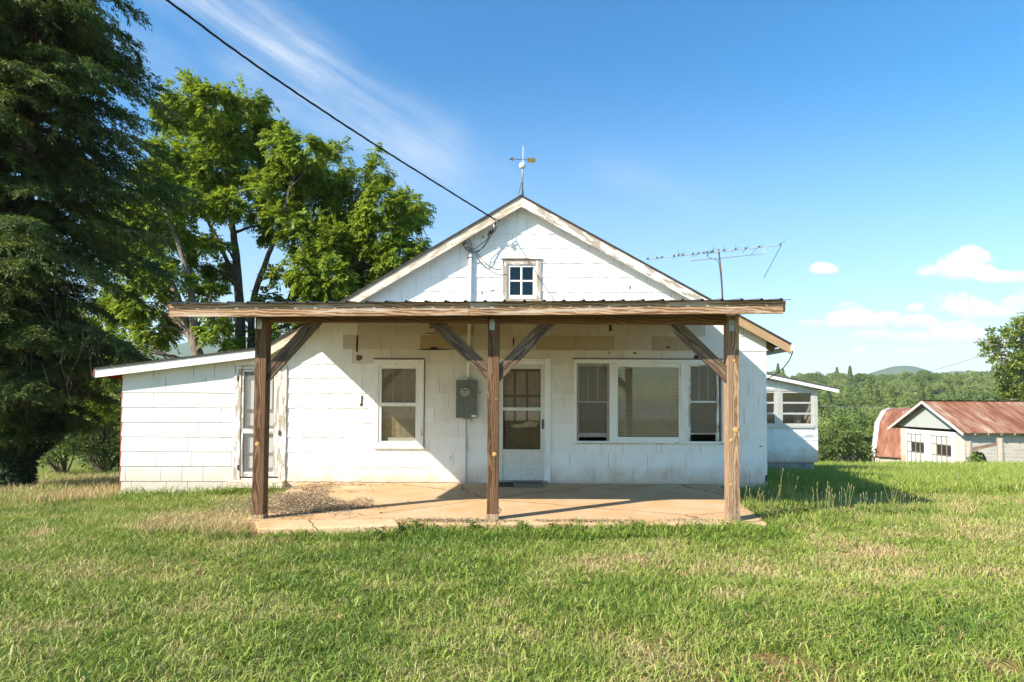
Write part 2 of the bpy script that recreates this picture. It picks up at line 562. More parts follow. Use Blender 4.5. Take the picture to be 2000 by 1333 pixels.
def leafmat(name, stops, trans=0.3, rough=0.55, patch=0.0):
    m = Mat(name, rough, 0.35)
    v = m.island()
    if name == 'forest_leaf':
        v = m.math('ADD', m.math('MULTIPLY', v, 0.15), m.math('MULTIPLY', m.n('ShaderNodeObjectInfo').outputs['Random'], 0.85))
        m.b.inputs['Specular IOR Level'].default_value = 0.05
    if patch:
        v = m.math('ADD', m.math('MULTIPLY', v, 1 - patch), m.math('MULTIPLY', m.rng(m.noise(m.pos(), 0.9, 3), .3, .7), patch))
    c = m.ramp(v, stops)
    m.color(c)
    tl = m.n('ShaderNodeBsdfTranslucent')
    m.put(tl.inputs[0], m.mix(0.75, c, (0.50, 0.62, 0.06), 'MULTIPLY') if False else m.mix(0.35, c, (0.30, 0.36, 0.03)))
    mx = m.n('ShaderNodeMixShader')
    mx.inputs[0].default_value = trans
    m.t.links.new(m.b.outputs[0], mx.inputs[1])
    m.t.links.new(tl.outputs[0], mx.inputs[2])
    m.t.links.new(mx.outputs[0], m.out.inputs[0])
    M[name] = m.m


leafmat('walnut_leaf', ((0.0, (0.10, 0.185, 0.016)), (0.5, (0.20, 0.31, 0.024)), (1.0, (0.35, 0.42, 0.04))), 0.46)
leafmat('hemlock_leaf', ((0.0, (0.028, 0.072, 0.024)), (0.40, (0.072, 0.125, 0.034)), (0.75, (0.15, 0.19, 0.046)), (1.0, (0.28, 0.26, 0.09))), 0.30, 0.6, 0.5)
leafmat('ivy_leaf', ((0.0, (0.010, 0.030, 0.010)), (0.7, (0.025, 0.055, 0.018)), (1.0, (0.05, 0.085, 0.03))), 0.12, 0.45)
leafmat('shrub_leaf', ((0.0, (0.04, 0.085, 0.02)), (0.6, (0.08, 0.14, 0.028)), (1.0, (0.16, 0.21, 0.045))), 0.34)
leafmat('forest_leaf', ((0.0, (0.08, 0.125, 0.038)), (0.5, (0.17, 0.235, 0.065)), (1.0, (0.27, 0.32, 0.11))), 0.30, 0.8, 0.25)
leafmat('oak_leaf', ((0.0, (0.10, 0.17, 0.025)), (0.6, (0.19, 0.26, 0.04)), (0.92, (0.27, 0.31, 0.05)), (1.0, (0.36, 0.22, 0.06))), 0.36)
leafmat('bright_bush', ((0.0, (0.09, 0.16, 0.015)), (1.0, (0.20, 0.26, 0.03))), 0.3)
leafmat('weed_leaf', ((0.0, (0.06, 0.12, 0.02)), (1.0, (0.14, 0.21, 0.035))), 0.3)
leafmat('straw', ((0.0, (0.34, 0.25, 0.11)), (1.0, (0.58, 0.46, 0.26))), 0.25, 0.7)
leafmat('litter', ((0.0, (0.15, 0.105, 0.065)), (0.5, (0.29, 0.22, 0.15)), (1.0, (0.50, 0.42, 0.31))), 0.1, 0.8)

# blades: 'tone' picks green -> yellow green -> straw
m = Mat('grass_blade', 0.55, 0.3)
tn = m.attr('tone', 'Fac')
c = m.ramp(tn, ((0.0, (0.12, 0.215, 0.037)), (0.35, (0.25, 0.335, 0.055)), (0.6, (0.345, 0.395, 0.095)), (0.78, (0.48, 0.43, 0.20)), (1.0, (0.62, 0.45, 0.24))))
m.color(c)
tl = m.n('ShaderNodeBsdfTranslucent')
m.put(tl.inputs[0], m.mix(0.3, c, (0.30, 0.34, 0.03)))
mx = m.n('ShaderNodeMixShader')
mx.inputs[0].default_value = 0.3
m.t.links.new(m.b.outputs[0], mx.inputs[1])
m.t.links.new(tl.outputs[0], mx.inputs[2])
m.t.links.new(mx.outputs[0], m.out.inputs[0])
M['grass'] = m.m

# ground under the grass: clay, thatch, far off a green field / forest floor
m = Mat('ground_soil', 0.95, 0.1)
p = m.pos()
n1 = m.noise(p, 0.9, 6, .6)
n2 = m.noise(p, 30.0, 5, .65)
c = m.mix(m.rng(n1, .35, .65), (0.25, 0.215, 0.095), (0.20, 0.225, 0.065))
c = m.mix(m.rng(n2, .35, .7, 0, .6), c, (0.12, 0.115, 0.04))
clay = m.attr('clay', 'Fac')
c = m.mix(clay, c, m.mix(n2, (0.17, 0.075, 0.038), (0.34, 0.17, 0.095)))
yv = m.sep(p)[1]
far = m.rng(yv, 14.0, 40.0)
c = m.mix(far, c, m.mix(m.noise(p, 0.2, 5), (0.10, 0.155, 0.028), (0.17, 0.20, 0.05)))
c = m.mix(m.rng(yv, 70.0, 95.0), c, (0.045, 0.075, 0.020))
m.color(c)
m.bump(n2, 0.8, 0.03)
M['ground'] = m.m

m = Mat('hill_forest', 0.95, 0.1)
p = m.pos()
m.color(m.mix(m.noise(p, 0.035, 6, .7), (0.030, 0.060, 0.022), (0.075, 0.115, 0.040)))
M['hill'] = m.m


def barkmat(name, a, b):
    m = Mat(name, 0.95, 0.15)
    p = m.pos()
    n = m.noise(m.vmap(p, (9, 9, 1.6)), 1.5, 6, .65)
    m.color(m.ramp(n, ((0.35, a), (0.68, b))))
    m.bump(n, 0.8, 0.03)
    M[name] = m.m


barkmat('bark', (0.045, 0.036, 0.028), (0.20, 0.165, 0.125))
barkmat('grey_bark', (0.10, 0.085, 0.065), (0.34, 0.29, 0.225))


# ------------------------------------------------------------------ mesh builder
class MB:
    def __init__(self):
        self.v, self.f, self.g, self.t = [], [], [], []
        self.tone = 0.0

    def add(self, verts, faces, gc=None):
        b = len(self.v)
        self.v += [tuple(q) for q in verts]
        self.f += [tuple(b + i for i in f) for f in faces]
        self.g += [tuple(q) for q in (gc if gc is not None else verts)]
        self.t += [self.tone] * len(verts)

    def obox(self, c, ax, ay, az, hx, hy, hz):
        """oriented box; grain along ax"""
        c, ax, ay, az = Vector(c), Vector(ax).normalized(), Vector(ay).normalized(), Vector(az).normalized()
        vs, gs = [], []
        off = random.random() * 40
        for sx in (-1, 1):
            for sy in (-1, 1):
                for sz in (-1, 1):
                    vs.append(c + ax * hx * sx + ay * hy * sy + az * hz * sz)
                    gs.append((hx * sx + off, hy * sy + 0.0, hz * sz))
        fs = [(0, 1, 3, 2), (4, 6, 7, 5), (0, 4, 5, 1), (2, 3, 7, 6), (0, 2, 6, 4), (1, 5, 7, 3)]
        self.add(vs, fs, gs)

    def box(self, x0, x1, y0, y1, z0, z1, grain=None):
        d = (abs(x1 - x0), abs(y1 - y0), abs(z1 - z0))
        if grain is None:
            grain = d.index(max(d))
        c = ((x0 + x1) / 2, (y0 + y1) / 2, (z0 + z1) / 2)
        E = (Vector((1, 0, 0)), Vector((0, 1, 0)), Vector((0, 0, 1)))
        i = grain
        j, k = (i + 1) % 3, (i + 2) % 3
        self.obox(c, E[i], E[j], E[k], d[i] / 2, d[j] / 2, d[k] / 2)

    def beam(self, p0, p1, w, h, up=(0, 0, 1)):
        p0, p1 = Vector(p0), Vector(p1)
        ax = (p1 - p0).normalized()
        az = Vector(up) - ax * ax.dot(Vector(up))
        az.normalize()
        ay = az.cross(ax)
        self.obox((p0 + p1) / 2, ax, ay, az, (p1 - p0).length / 2, w / 2, h / 2)

    def tube(self, pts, rad, n=6, caps=True):
        pts = [Vector(p) for p in pts]
        if isinstance(rad, (int, float)):
            rad = [rad] * len(pts)
        vs, fs, gs = [], [], []
        prev = None
        L = 0.0
        for i, p in enumerate(pts):
            d = (pts[min(i + 1, len(pts) - 1)] - pts[max(i - 1, 0)])
            d = d.normalized() if d.length > 1e-9 else Vector((0, 0, 1))
            if prev is None:
                a = Vector((1, 0, 0)) if abs(d.x) < 0.8 else Vector((0, 1, 0))
            else:
                a = prev
            a = (a - d * d.dot(a)).normalized()
            prev = a
            b = d.cross(a)
            if i:
                L += (p - pts[i - 1]).length
            for k in range(n):
                t = 2 * math.pi * k / n
                o = a * math.cos(t) + b * math.sin(t)
                vs.append(p + o * rad[i])
                gs.append((L, math.cos(t) * rad[i], math.sin(t) * rad[i]))
        for i in range(len(pts) - 1):
            for k in range(n):
                a0, a1 = i * n + k, i * n + (k + 1) % n
                fs.append((a0, a1, a1 + n, a0 + n))
        if caps:
            fs.append(tuple(range(n - 1, -1, -1)))
            e = (len(pts) - 1) * n
            fs.append(tuple(e + k for k in range(n)))
        self.add(vs, fs, gs)

    def lathe(self, c, prof, n=16, axis='Z'):
        """prof: (radius, height) pairs"""
        c = Vector(c)
        vs, fs = [], []
        for r, h in prof:
            for k in range(n):
                t = 2 * math.pi * k / n
                if axis == 'Z':
                    vs.append(c + Vector((r * math.cos(t), r * math.sin(t), h)))
                else:
                    vs.append(c + Vector((r * math.cos(t), -h, r * math.sin(t))))
        for i in range(len(prof) - 1):
            for k in range(n):
                a0, a1 = i * n + k, i * n + (k + 1) % n
                fs.append((a0, a1, a1 + n, a0 + n))
        fs.append(tuple(range(n)))
        e = (len(prof) - 1) * n
        fs.append(tuple(e + k for k in range(n)))
        self.add(vs, fs)

    def extr(self, pts2, y0, y1):
        """polygon in x,z extruded along y"""
        n = len(pts2)
        vs = [(x, y0, z) for x, z in pts2] + [(x, y1, z) for x, z in pts2]
        fs = [tuple(range(n)), tuple(range(2 * n - 1, n - 1, -1))]
        for i in range(n):
            j = (i + 1) % n
            fs.append((i, i + n, j + n, j))
        self.add(vs, fs)

    def build(self, name, mat, parent=None, smooth=False, bevel=0.0, local=False):
        off = Vector((0, 0, 0))
        if parent is not None and not local:
            q = parent
            while q is not None:
                off = off + q.location
                q = q.parent
        me = bpy.data.meshes.new(name)
        me.from_pydata([(x - off.x, y - off.y, z - off.z) for x, y, z in self.v], [], self.f)
        a = me.attributes.new('gc', 'FLOAT_VECTOR', 'POINT')
        a.data.foreach_set('vector', np.array(self.g, dtype=np.float32).ravel())
        if any(self.t):
            a = me.attributes.new('tone', 'FLOAT', 'POINT')
            a.data.foreach_set('value', np.array(self.t, dtype=np.float32))
        bm = bmesh.new()
        bm.from_mesh(me)
        bmesh.ops.recalc_face_normals(bm, faces=bm.faces)
        bm.to_mesh(me)
        bm.free()
        me.materials.append(M[mat] if isinstance(mat, str) else mat)
        if smooth:
            me.polygons.foreach_set('use_smooth', [True] * len(me.polygons))
        o = bpy.data.objects.new(name, me)
        COL.objects.link(o)
        o.parent = parent
        if bevel:
            b = o.modifiers.new('bevel', 'BEVEL')
            b.width = bevel
            b.segments = 2
            b.limit_method = 'ANGLE'
        return o


def npmesh(name, verts, faces, mat, parent=None, tone=None, clay=None, smooth=False, off=None):
    """big meshes from numpy; faces (n,3) or (n,4) arrays or a list of them"""
    me = bpy.data.meshes.new(name)
    verts = np.asarray(verts, dtype=np.float32)
    if off is not None:
        verts = verts - np.asarray(off, dtype=np.float32)
    if not isinstance(faces, list):
        faces = [faces]
    loops = np.concatenate([f.ravel() for f in faces]).astype(np.int32)
    tot = np.concatenate([np.full(len(f), f.shape[1], dtype=np.int32) for f in faces])
    start = np.concatenate([[0], np.cumsum(tot)[:-1]]).astype(np.int32)
    me.vertices.add(len(verts))
    me.vertices.foreach_set('co', verts.ravel())
    me.loops.add(len(loops))
    me.loops.foreach_set('vertex_index', loops)
    me.polygons.add(len(tot))
    me.polygons.foreach_set('loop_start', start)
    me.polygons.foreach_set('loop_total', tot)
    if smooth:
        me.polygons.foreach_set('use_smooth', np.ones(len(tot), dtype=bool))
    for nm, arr in (('tone', tone), ('clay', clay)):
        if arr is not None:
            a = me.attributes.new(nm, 'FLOAT', 'POINT')
            a.data.foreach_set('value', np.asarray(arr, dtype=np.float32))
    me.update(calc_edges=True)
    me.materials.append(M[mat] if isinstance(mat, str) else mat)
    o = bpy.data.objects.new(name, me)
    COL.objects.link(o)
    o.parent = parent
    return o


def tag(o, label=None, cat=None, group=None, kind=None):
    if label:
        o['label'] = label
    if cat:
        o['category'] = cat
    if group:
        o['group'] = group
    if kind:
        o['kind'] = kind
    return o


def thing(name, loc, label, cat, group=None, rotz=0.0):
    o = bpy.data.objects.new(name, None)
    COL.objects.link(o)
    o.location = loc
    o.rotation_euler = (0, 0, rotz)
    o.empty_display_size = 0.3
    return tag(o, label, cat, group)


def copy_thing(o, loc, rotz=0.0, scale=1.0):
    c = o.copy()
    COL.objects.link(c)
    c.location = loc
    c.rotation_euler = (0, 0, rotz)
    c.scale = (scale,) * 3 if isinstance(scale, (int, float)) else scale
    for ch in list(o.children):
        d = ch.copy()
        COL.objects.link(d)
        d.parent = c
    return c


# ------------------------------------------------------------------ numeric noise
_lat = rng.random((256, 256))


def vnoise(x, y, s=1.0):
    x = np.asarray(x, float) * s + 500.3
    y = np.asarray(y, float) * s + 700.7
    ix, iy = np.floor(x).astype(int), np.floor(y).astype(int)
    fx, fy = x - ix, y - iy
    fx = fx * fx * (3 - 2 * fx)
    fy = fy * fy * (3 - 2 * fy)
    a = _lat[ix % 256, iy % 256]
    b = _lat[(ix + 1) % 256, iy % 256]
    c = _lat[ix % 256, (iy + 1) % 256]
    d = _lat[(ix + 1) % 256, (iy + 1) % 256]
    return (a * (1 - fx) + b * fx) * (1 - fy) + (c * (1 - fx) + d * fx) * fy


def fbm(x, y, s=1.0, o=4):
    v, a, t = 0.0, 1.0, 0.0
    for i in range(o):
        v = v + a * vnoise(np.asarray(x) + i * 17.1, np.asarray(y) - i * 9.7, s * 2 ** i)
        t += a
        a *= 0.5
    return v / t


def sstep(a, b, x):
    t = np.clip((np.asarray(x, float) - a) / (b - a), 0, 1)
    return t * t * (3 - 2 * t)


# ------------------------------------------------------------------ terrain
def gz(x, y):
    x = np.asarray(x, float)
    y = np.asarray(y, float)
    right = np.interp(y, [-60, 0, 6.5, 11, 16, 34, 55, 80, 110, 165, 350, 480, 900, 5000],
                      [-1.0, -.14, -.08, -.10, -.42, -2.35, -5.2, -9.5, -14, -12, 7.5, 3, -30, -60])
    left = np.interp(y, [-60, 0, 6.5, 10, 14, 25, 40, 80, 110, 165, 350, 480, 900, 5000],
                     [-1.0, -.14, -.08, -.10, -.30, -1.1, -2.0, -6.0, -12, -13, 6, 3, -30, -60])
    w = sstep(-1, 7, x)
    z = left * (1 - w) + right * w
    z = z - 0.040 * np.clip(-x - 3.0, 0, 9) * sstep(6.5, 10.0, y)
    z = z - 0.020 * np.clip(-x - 1.5, 0, 9) * sstep(3, 6, y) * (1 - sstep(8, 10, y))
    z = z + (fbm(x, y, 0.55, 3) - .5) * 0.09 * sstep(-2, 3, 20 - np.hypot(x, y) * .3)
    far = sstep(60, 140, y)
    z = z + far * (fbm(x, y, 0.012, 3) - .5) * 12
    return z


Yw = 10.45
Yr = 10.24
Yb = 17.6
SLAB = [(-3.20, 6.96), (3.05, 7.06), (3.62, 10.4), (-3.75, 10.4)]
SLAB_G = [(-3.05, 7.03), (2.96, 7.14), (3.55, 10.4), (-3.6, 10.4)]


def in_poly(x, y, poly):
    ins = np.zeros(np.shape(x), bool)
    n = len(poly)
    for i in range(n):
        x0, y0 = poly[i]
        x1, y1 = poly[(i + 1) % n]
        c = ((y0 > y) != (y1 > y)) & (x < (x1 - x0) * (y - y0) / (y1 - y0 + 1e-12) + x0)
        ins ^= c
    return ins


def clayness(x, y):
    n = fbm(x * 0.75, y * 1.5, 0.9, 4)
    c = sstep(0.64, 0.76, n) * (1 - sstep(5.2, 6.5, y)) * 0.6
    # worn strips seen near the viewer
    strip = np.exp(-((y - 3.55 - 0.10 * np.sin(x * 2.1)) / 0.16) ** 2) * sstep(0.5, 1.5, x) * (1 - sstep(3.2, 4.2, x))
    c = np.maximum(c, strip * sstep(.35, .6, fbm(x, y, 2.2, 3)))
    # bare clay against the house and by the posts
    c = np.maximum(c, 0.8 * np.exp(-((y - 6.9) / 0.22) ** 2) * (x < -1.4) * (x > -3.6))
    return np.clip(c, 0, 1)


xs = np.concatenate([-np.geomspace(14, 4500, 46)[::-1], np.linspace(-13.8, 15.8, 150), np.geomspace(16, 4500, 60)])
ys = np.concatenate([np.linspace(-60, 1.5, 14), np.linspace(2, 18, 100), np.linspace(18.5, 60, 50), np.linspace(62, 500, 90), np.geomspace(520, 4800, 20)])
GX, GY = np.meshgrid(xs, ys)
GZ = gz(GX, GY)
nx, ny = len(xs), len(ys)
idx = np.arange(nx * ny).reshape(ny, nx)
fc = np.stack([idx[:-1, :-1].ravel(), idx[:-1, 1:].ravel(), idx[1:, 1:].ravel(), idx[1:, :-1].ravel()], 1)
# keep the ground under the slab and the house
hs = in_poly(GX, GY, [(-7, 10.4), (4.6, 10.4), (4.6, 17.5), (-7, 17.5)])
GZ = np.where(hs, np.minimum(GZ, -0.35), GZ)
GZ = np.where(in_poly(GX, GY, SLAB), np.minimum(GZ, -0.12), GZ)
tag(npmesh('ground', np.stack([GX.ravel(), GY.ravel(), GZ.ravel()], 1), fc, 'ground', clay=clayness(GX.ravel(), GY.ravel()), smooth=True), kind='structure')


def hill(name, cx, cy, w, d, top, base, seed):
    n = 60
    a = np.linspace(-1, 1, n)
    A, B = np.meshgrid(a, a)
    r = np.hypot(A, B)
    prof = np.exp(-(r * 1.9) ** 2) * (1 - sstep(.85, 1.0, r))
    X, Y = cx + A * w, cy + B * d
    Z = base + (top - base) * prof * (0.9 + 0.2 * fbm(X + seed, Y, 0.004, 4)) + (fbm(X, Y, .03, 3) - .5) * 8 * prof
    i = np.arange(n * n).reshape(n, n)
    f = np.stack([i[:-1, :-1].ravel(), i[:-1, 1:].ravel(), i[1:, 1:].ravel(), i[1:, :-1].ravel()], 1)
    tag(npmesh(name, np.stack([X.ravel(), Y.ravel(), Z.ravel()], 1), f, 'hill', smooth=True), kind='structure')


hill('hill', 1310, 2000, 420, 500, 128, -40, 3)
hill('hill', 1900, 2500, 420, 520, 146, -45, 40)
hill('hill', -1050, 2200, 1300, 700, 232, -50, 90)
hill('hill', 300, 3300, 1500, 700, 170, -50, 55)

# ------------------------------------------------------------------ patio
mb = MB()
n = len(SLAB)
top = [(x, y, 0.0) for x, y in SLAB]
bot = [(x, y, -0.22) for x, y in SLAB]
mb.add(top + bot, [tuple(range(n)), tuple(range(2 * n - 1, n - 1, -1))] + [(i, i + n, (i + 1) % n + n, (i + 1) % n) for i in range(n)])
tag(mb.build('concrete_patio', 'patio', None, bevel=0.015), kind='structure')
# a cracked, tilted strip in front of the left half
mb = MB()
q = [U(497, 1024, 6.96), U(770, 1016, 6.97), U(779, 1032, 6.74), U(620, 1034, 6.70), U(505, 1034, 6.68)]
q = [Vector((v.x, v.y, 0.03 - 0.01 * i * 0)) for i, v in enumerate(q)]
q[1].z = 0.055
q[2].z = 0.035
q[3].z = 0.0
q[4].z = -0.005
mb.add(list(q) + [Vector((v.x, v.y, -0.2)) for v in q], [(0, 1, 2, 3, 4), (9, 8, 7, 6, 5)] + [(i, i + 5, (i + 1) % 5 + 5, (i + 1) % 5) for i in range(5)])
tag(mb.build('concrete_step', 'patio', None, bevel=0.012), 'cracked tilted strip of concrete along the left front edge of the patio', 'step')


# ------------------------------------------------------------------ farmhouse
def wx(px, py=800):
    return U(px, py, Yw).x


def wz(py, px=1000):
    return U(px, py, Yw).z


AP = U(1018, 381, Yr)
RE = U(1546, 671, Yr)
LB = U(514, 678, Yr)
LE = U(185, 719, Yr)
XR = wx(1497)
XM = wx(556)
XL = wx(239)


def roofz(x):
    """height of the roof's top face over x"""
    if x >= AP.x:
        return AP.z + (RE.z - AP.z) * (x - AP.x) / (RE.x - AP.x)
    if x >= LB.x:
        return AP.z + (LB.z - AP.z) * (x - AP.x) / (LB.x - AP.x)
    return LB.z + (LE.z - LB.z) * (x - LB.x) / (LE.x - LB.x)


house = thing('farmhouse', (0, Yw, 0), 'white shingle sided farmhouse with a gable front and a shed wing at its left', 'house')


def clip(poly, a, b, c):
    """keep a*x + b*z <= c"""
    out = []
    n = len(poly)
    for i in range(n):
        p, q = poly[i], poly[(i + 1) % n]
        dp, dq = a * p[0] + b * p[1] - c, a * q[0] + b * q[1] - c
        if dp <= 0:
            out.append(p)
        if (dp < 0 < dq) or (dq < 0 < dp):
            t = dp / (dp - dq)
            out.append((p[0] + (q[0] - p[0]) * t, p[1] + (q[1] - p[1]) * t))
    return out


def minus(poly, r):
    x0, x1, z0, z1 = r
    xs_, zs_ = [p[0] for p in poly], [p[1] for p in poly]
    if max(xs_) <= x0 or min(xs_) >= x1 or max(zs_) <= z0 or min(zs_) >= z1:
        return [poly]
    mid = clip(clip(poly, 1, 0, x1), -1, 0, -x0)
    res = [clip(poly, 1, 0, x0), clip(poly, -1, 0, -x1), clip(mid, 0, 1, z0), clip(mid, 0, -1, -z1)]
    return [q for q in res if len(q) >= 3]


def inside(poly, outline):
    """outline convex, counter-clockwise"""
    n = len(outline)
    for i in range(n):
        (x0, z0), (x1, z1) = outline[i], outline[(i + 1) % n]
        a, b = (z1 - z0), -(x1 - x0)
        poly = clip(poly, a, b, a * x0 + b * z0)
        if len(poly) < 3:
            return []
    return poly


def rect(px0, py0, px1, py1):
    pxm, pym = (px0 + px1) / 2, (py0 + py1) / 2
    return (U(px0, pym, Yw).x, U(px1, pym, Yw).x, U(pxm, py1, Yw).z, U(pxm, py0, Yw).z)


H_WIN = rect(740, 713, 819, 867)
H_DOOR = rect(974, 708, 1066, 940)
H_TRI = rect(1125, 711, 1411, 862)
H_ATT = rect(989, 513, 1051, 584)
H_SCR = rect(470, 722, 545, 934)
HOLES = [H_WIN, H_DOOR, H_TRI, H_ATT, H_SCR]
ROW = 0.2605
TH = 0.055
main_o = [(XM, -0.34), (XR, -0.30), (XR, roofz(XR) - TH), (AP.x, AP.z - TH), (XM, roofz(XM) - TH)]
wing_a = [(XL, -0.38), (LB.x, -0.38), (LB.x, LB.z - TH), (XL, roofz(XL) - TH)]
wing_b = [(LB.x, -0.38), (XM, -0.38), (XM, roofz(XM) - TH), (LB.x, LB.z - TH)]

tan_and_bounce = []
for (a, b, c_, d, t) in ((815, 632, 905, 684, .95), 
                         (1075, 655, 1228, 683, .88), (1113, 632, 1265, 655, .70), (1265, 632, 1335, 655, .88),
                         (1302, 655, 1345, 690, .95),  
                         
                         (1345, 632, 1425, 712, .22), (694, 632, 1345, 690, .62), (694, 690, 1345, 715, .42), (835, 715, 1125, 775, .27), (1420, 632, 1500, 760, .06), (835, 775, 1125, 835, .18),  # stepped rows: warm bounce light under the porch roof painted into the shingle tint
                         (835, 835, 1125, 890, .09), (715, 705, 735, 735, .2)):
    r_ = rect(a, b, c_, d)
    tan_and_bounce.append((r_, t))


def shingles(mb, outline, wavy, width, stagger, y=Yw):
    zmin = min(p[1] for p in outline)
    zmax = max(p[1] for p in outline)
    xmin = min(p[0] for p in outline)
    xmax = max(p[0] for p in outline)
    k0, k1 = int(math.floor(zmin / ROW)) - 1, int(zmax / ROW) + 1
    for k in range(k0, k1 + 1):
        z0 = k * ROW + 0.01
        z1 = z0 + ROW + 0.012
        x = xmin - width * ((k * stagger + 0.13 * (k % 3)) % 1.0) - width
        while x < xmax:
            w = width if wavy else width * random.choice((0.6, 1.0, 1.0, 1.15, 1.3))
            jz = random.uniform(-0.003, 0.003)
            xa, xb = x + (0.0018 if wavy else 0.0028), x + w - (0.0018 if wavy else 0.0028)
            n = 10
            bot = []
            for i in range(n + 1):
                xx = xa + (xb - xa) * i / n
                dz = (0.005 * math.sin(xx * 2 * math.pi / 0.31 + k * 1.7) + 0.003 * math.sin(xx * 2 * math.pi / 0.13 + k)) if wavy else random.uniform(-.0012, .0012)
                bot.append((xx, z0 + dz + jz))
            poly = bot + [(xb, z1), (xa, z1)]
            x += w
            poly = inside(poly, outline)
            if not poly:
                continue
            pcs = [poly]
            for h in HOLES:
                pcs = [q for p_ in pcs for q in minus(p_, h)]
            out = random.uniform(0.0, 0.003)
            for q in pcs:
                cx = sum(v[0] for v in q) / len(q)
                cz = sum(v[1] for v in q) / len(q)
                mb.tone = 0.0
                for (r_, t) in tan_and_bounce:
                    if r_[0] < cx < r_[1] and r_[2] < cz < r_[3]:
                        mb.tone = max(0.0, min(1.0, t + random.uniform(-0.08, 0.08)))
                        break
                vs = [(vx, y - 0.0155 - out + 0.0115 * (vz - z0) / (z1 - z0), vz) for vx, vz in q]
                fs = [tuple(range(len(q)))]
                nq = len(q)
                for i in range(nq):
                    j = (i + 1) % nq
                    if q[i][1] < z0 + 0.02 and q[j][1] < z0 + 0.02:
                        b = len(vs)
                        vs += [(q[i][0], y - 0.001, q[i][1]), (q[j][0], y - 0.001, q[j][1])]
                        fs.append((i, j, b + 1, b))
                mb.add(vs, fs)
    mb.tone = 0.0


def wall_panel(mb, outline, y0, y1, holes):
    pcs = [outline]
    for h in holes:
        pcs = [q for p_ in pcs for q in minus(p_, h)]
    for q in pcs:
        mb.extr(q, y0, y1)


mb = MB()
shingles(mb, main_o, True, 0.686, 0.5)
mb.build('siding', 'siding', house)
mb = MB()
shingles(mb, wing_a, False, 0.62, 0.37)
shingles(mb, wing_b, False, 0.62, 0.37)
tag(mb.build('siding', 'siding', house), 'smooth shingles of the shed wing with open joints')
mb = MB()
wall_panel(mb, main_o, Yw, Yw + 0.11, HOLES)
wall_panel(mb, wing_a, Yw + 0.001, Yw + 0.11, [H_SCR])
wall_panel(mb, wing_b, Yw + 0.001, Yw + 0.11, [H_SCR])
mb.build('wall_backing', 'crack_dark', house)
mb = MB()
mb.box(XR - 0.11, XR, Yw + 0.111, Yb - 0.35, -0.35, roofz(XR) - TH)
mb.extr([(XL + .1, -.6), (XR, -.6), (XR, roofz(XR) - TH), (AP.x, AP.z - TH), (LB.x, LB.z - TH), (XL + .1, roofz(XL) - TH)], Yb - 0.349, Yb - 0.25)
mb.build('rear_wall', 'siding', house)
mb = MB()
mb.box(XL - 0.014, XL + 0.1, Yw + 0.112, Yb - 0.35, -0.7, roofz(XL) - TH)
mb.box(XL - 0.016, XL + 0.004, Yw - 0.012, Yw + 0.1115, -0.7, roofz(XL) - TH)
mb.build('red_end_wall', 'red_paint', house)

# roof planes, rake boards, rafter tails
def slab_between(mb, a, b, t, y0, y1):
    d = Vector((b.x - a.x, 0, b.z - a.z)).normalized()
    nn = Vector((-d.z, 0, d.x))
    if nn.z < 0:
        nn = -nn
    c = (a + b) / 2
    cc = Vector((c.x, (y0 + y1) / 2, c.z)) - nn * t / 2
    L = math.hypot(b.x - a.x, b.z - a.z)
    mb.obox(cc, d, (0, 1, 0), nn, L / 2, (y1 - y0) / 2, t / 2)


mb = MB()
slab_between(mb, AP, RE, 0.030, Yr - 0.02, Yb)
slab_between(mb, LB, AP, 0.030, Yr - 0.02, Yb)
slab_between(mb, LE, LB, 0.028, Yr - 0.02, Yb)
roof = mb.build('roof', 'roof_shingle', house)


def rake(a, b, mat, w=0.175, drop=0.034, y=Yr, label=None):
    mb = MB()
    a2, b2 = Vector((a.x, y, a.z - drop)), Vector((b.x, y, b.z - drop))
    mb.extr([(a2.x, a2.z), (b2.x, b2.z), (b2.x, b2.z - w), (a2.x, a2.z - w)], y, y + 0.028)
    d = Vector((b.x - a.x, 0, b.z - a.z)).normalized()
    for i, v in enumerate(mb.v):
        q = Vector(v) - a
        mb.g[i] = (q.dot(d), q.z - d.z * q.dot(d), v[1])
    o = mb.build('rake_board', mat, roof)
    return o


brk = Vector((U(1383, 585, Yr).x, Yr, roofz(U(1383, 585, Yr).x)))
rake(LB, AP, 'rake_tan')
rake(AP, brk, 'trim_peeling')
rake(brk + Vector((0.003, 0, 0)), RE, 'rake_bare', 0.155)
rake(LE, LB - Vector((0.003, 0, 0)), 'trim_white', 0.14, 0.03)
mb = MB()
for (a, b, i0, i1) in ((AP, RE, 0, 1), (LB, AP, 0, 1), (LE, LB, 0, 1)):
    d = Vector((b.x - a.x, 0, b.z - a.z)).normalized()
    nn = Vector((-d.z, 0, d.x))
    for y in (Yr + 0.125,):
        c = (a + b) / 2 - nn * 0.056
        mb.obox((c.x, y, c.z), d, (0, 1, 0), nn, (b - a).length / 2 - 0.02, 0.094, 0.006)
mb.build('soffit', 'trim_white', roof)
# soffit and rafter tails of the right hand eave
mb = MB()
y = Yw + 0.35
dr = Vector((RE.x - AP.x, 0, RE.z - AP.z)).normalized()
while y < Yb - 0.2:
    a = Vector((XR - 0.02, y, roofz(XR - 0.02) - 0.045 - 0.06))
    b = Vector((RE.x - 0.06, y, roofz(RE.x - 0.06) - 0.045 - 0.05))
    mb = MB()
    mb.beam(a, b, 0.045, 0.10)
    mb.build('rafter_tail', 'rake_bare', roof)
    y += 0.61
mb = MB()
mb.box(RE.x - 0.012, RE.x + 0.035, Yr - 0.035, Yb, RE.z - 0.13, RE.z - 0.045)
mb.build('eave_trim', 'trim_white', roof)
mb = MB()
mb.box(LE.x - 0.02, LE.x + 0.001, Yr - 0.01, Yb, LE.z - 0.155, LE.z - 0.035)
mb.build('eave_trim', 'red_paint', roof)

